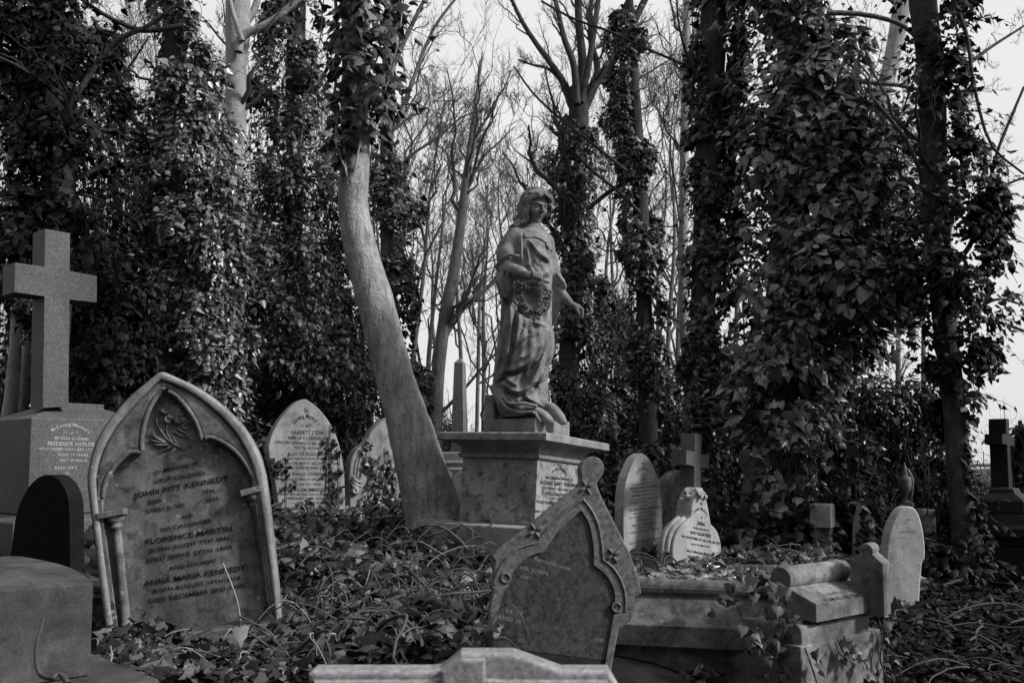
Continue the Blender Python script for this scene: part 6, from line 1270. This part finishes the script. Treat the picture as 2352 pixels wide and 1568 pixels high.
strands('pier_ivy', 'ivy sprigs hanging over the pale corner pier of the kerbed tomb', Plane(3203, 2600, 3.655, phi=39), trT, [[(820, 1320), (850, 1400), (890, 1520), (910, 1580)], [(1090, 1240), (1120, 1320), (1200, 1380), (1210, 1440)], [(1330, 1120), (1350, 1260), (1340, 1400), (1380, 1520)], [(1360, 1150), (1390, 1300), (1370, 1480)], [(1040, 1250), (1080, 1340), (1100, 1380)]], 10, .045, mat='ivyground', off=.03)
strands('wall_ivy', 'dim ivy sprigs on the dark front wall of the kerbed tomb', Plane(2950, 2600, 3.9, phi=-14), trT, [[(330, 880), (320, 950), (300, 1000)], [(100, 1568), (140, 1470), (160, 1440)], [(20, 1568), (40, 1500)], [(480, 860), (490, 900)]], 7, .055, mat='ivyground', off=.03)
# single pale stalk and leaf before the gothic headstone
sp = thing('ivy_stalk', 'single pale upright stalk with one bright lobed leaf before the gothic headstone', 'plant', loc=tuple(P(965, 2560, 3.75))); b = np.array(sp.location)
q = np.array([P(*trA([c])[0], 3.75) for c in sm([(742, 1005), (760, 1050), (785, 1110), (815, 1200), (830, 1290), (832, 1320), (826, 1420)], 20)])-b; V, f = tubes(q[None], np.linspace(.004, .0035, 20)[None], 6); link('stalk', mesh_np('stalk', V, [f]), M['twigpale'], sp)
for (x, y, s, d) in ((830, 1330, .085, -1), (920, 1490, .12, -1)):
    c = P(*trA([(x, y)])[0], 3.72)-b; V, f = leaves(c[None], np.array([[.1, -1, .35]]), np.array([[.15, -.1, -1.0]]), [s], 'ivy', .05, r); link('leaf', mesh_np('leaf', V, f), M['pale'], sp)
# bare vine creeping over the coped tomb
vn = thing('creeping_vine', 'bare leafless vine creeping up the massive coping stone at the left edge', 'vine', loc=tuple(Lb)); 
tv = lambda c, Yv: P(*tr7([c])[0], Yv)
q = np.array([tv(c, Yv) for c, Yv in (((460, 1568), 2.22), ((400, 1500), 2.26), ((340, 1530), 2.25), ((270, 1505), 2.32), ((238, 1420), 2.33), ((240, 1300), 2.335), ((268, 1200), 2.345), ((290, 1115), 2.36))]); q = catmull(q, 30)-Lb+nLk*.012; V, f = tubes(q[None], np.linspace(.007, .003, 30)[None], 6); link('vine_stem', mesh_np('vine', V, [f]), M['twig'], vn)

# ---- unseen evergreen wood added behind and left of the camera to shade the stone fronts
r = np.random.default_rng(44); n = 15000; az = np.radians(r.uniform(152, 292, n)); rad = r.uniform(7, 11, n); x = np.sin(az)*rad; y = np.cos(az)*rad; z = gz(x, y)+r.random(n)**.9*(7+4*vnoise(np.stack([az*3, 0*az, 0*az], 1), 6))
V, f = leaves(np.stack([x, y, z], 1), np.stack([-x, -y, 3+0*z], 1), np.tile([0, 0, -1.0], (n, 1)), r.uniform(.25, .55, n), 'kite', .6, r)
tag(link('added_shade_wood', mesh_np('added_shade_wood', V, f), M['ivydark']), 'unseen evergreen wood added to shade the stone fronts', 'woodland', kind='stuff')
# ================================================================ camera, sky and sun
cam = bpy.data.cameras.new('camera'); co_ = bpy.data.objects.new('camera', cam); COL.objects.link(co_); scene.camera = co_
co_.location = (0, 0, EZ); co_.rotation_euler = (math.pi/2+PITCH, 0, 0)
cam.sensor_width = 36; cam.lens = F/4096*36; cam.shift_y = (PY-1365.5)/4096; cam.clip_end = 500; cam.clip_start = .05
cam.dof.use_dof = True; cam.dof.focus_distance = 5.6; cam.dof.aperture_fstop = 7.1
EL, AZ = math.radians(36), math.atan2(.87, -.27)
sd = Vector((math.sin(AZ)*math.cos(EL), math.cos(AZ)*math.cos(EL), math.sin(EL)))
su = bpy.data.lights.new('sun', 'SUN'); su.energy = 4.6; su.angle = math.radians(8); su.color = (1, .99, .975)
so = bpy.data.objects.new('sun', su); COL.objects.link(so); so.rotation_euler = sd.to_track_quat('Z', 'Y').to_euler(); so.location = (6, -4, 9)
w = bpy.data.worlds.new('World'); scene.world = w; w.use_nodes = True; t = w.node_tree; bg = t.nodes['Background']
sk = t.nodes.new('ShaderNodeTexSky'); sk.sky_type = 'NISHITA'; sk.sun_disc = False; sk.sun_elevation = EL; sk.sun_rotation = AZ; sk.dust_density = 3; sk.air_density = 1; sk.ozone_density = 0
bw = t.nodes.new('ShaderNodeRGBToBW'); t.links.new(sk.outputs[0], bw.inputs[0])
# a high even overcast: cloud cover brings the clear-sky brightness to a near-constant value, thicker in places
tc = t.nodes.new('ShaderNodeTexCoord'); nz = t.nodes.new('ShaderNodeTexNoise'); nz.inputs['Scale'].default_value = 1.6; nz.inputs['Detail'].default_value = 4; t.links.new(tc.outputs['Generated'], nz.inputs['Vector'])
rp = t.nodes.new('ShaderNodeValToRGB'); rp.color_ramp.elements[0].position = .35; rp.color_ramp.elements[0].color = (8.2, 8.3, 8.5, 1); rp.color_ramp.elements[1].position = .65; rp.color_ramp.elements[1].color = (9.8, 9.9, 10.1, 1); t.links.new(nz.outputs['Fac'], rp.inputs[0])
mx = t.nodes.new('ShaderNodeMix'); mx.data_type = 'RGBA'; mx.inputs[0].default_value = .82; t.links.new(bw.outputs[0], mx.inputs[6]); t.links.new(rp.outputs[0], mx.inputs[7])
t.links.new(mx.outputs[2], bg.inputs[0]); bg.inputs[1].default_value = .1
scene.view_settings.view_transform = 'Standard'; scene.view_settings.look = 'None'; scene.view_settings.exposure = 0; scene.view_settings.gamma = 1
scene.cycles.max_bounces = 6; scene.cycles.diffuse_bounces = 3; scene.cycles.glossy_bounces = 2; scene.cycles.transmission_bounces = 2
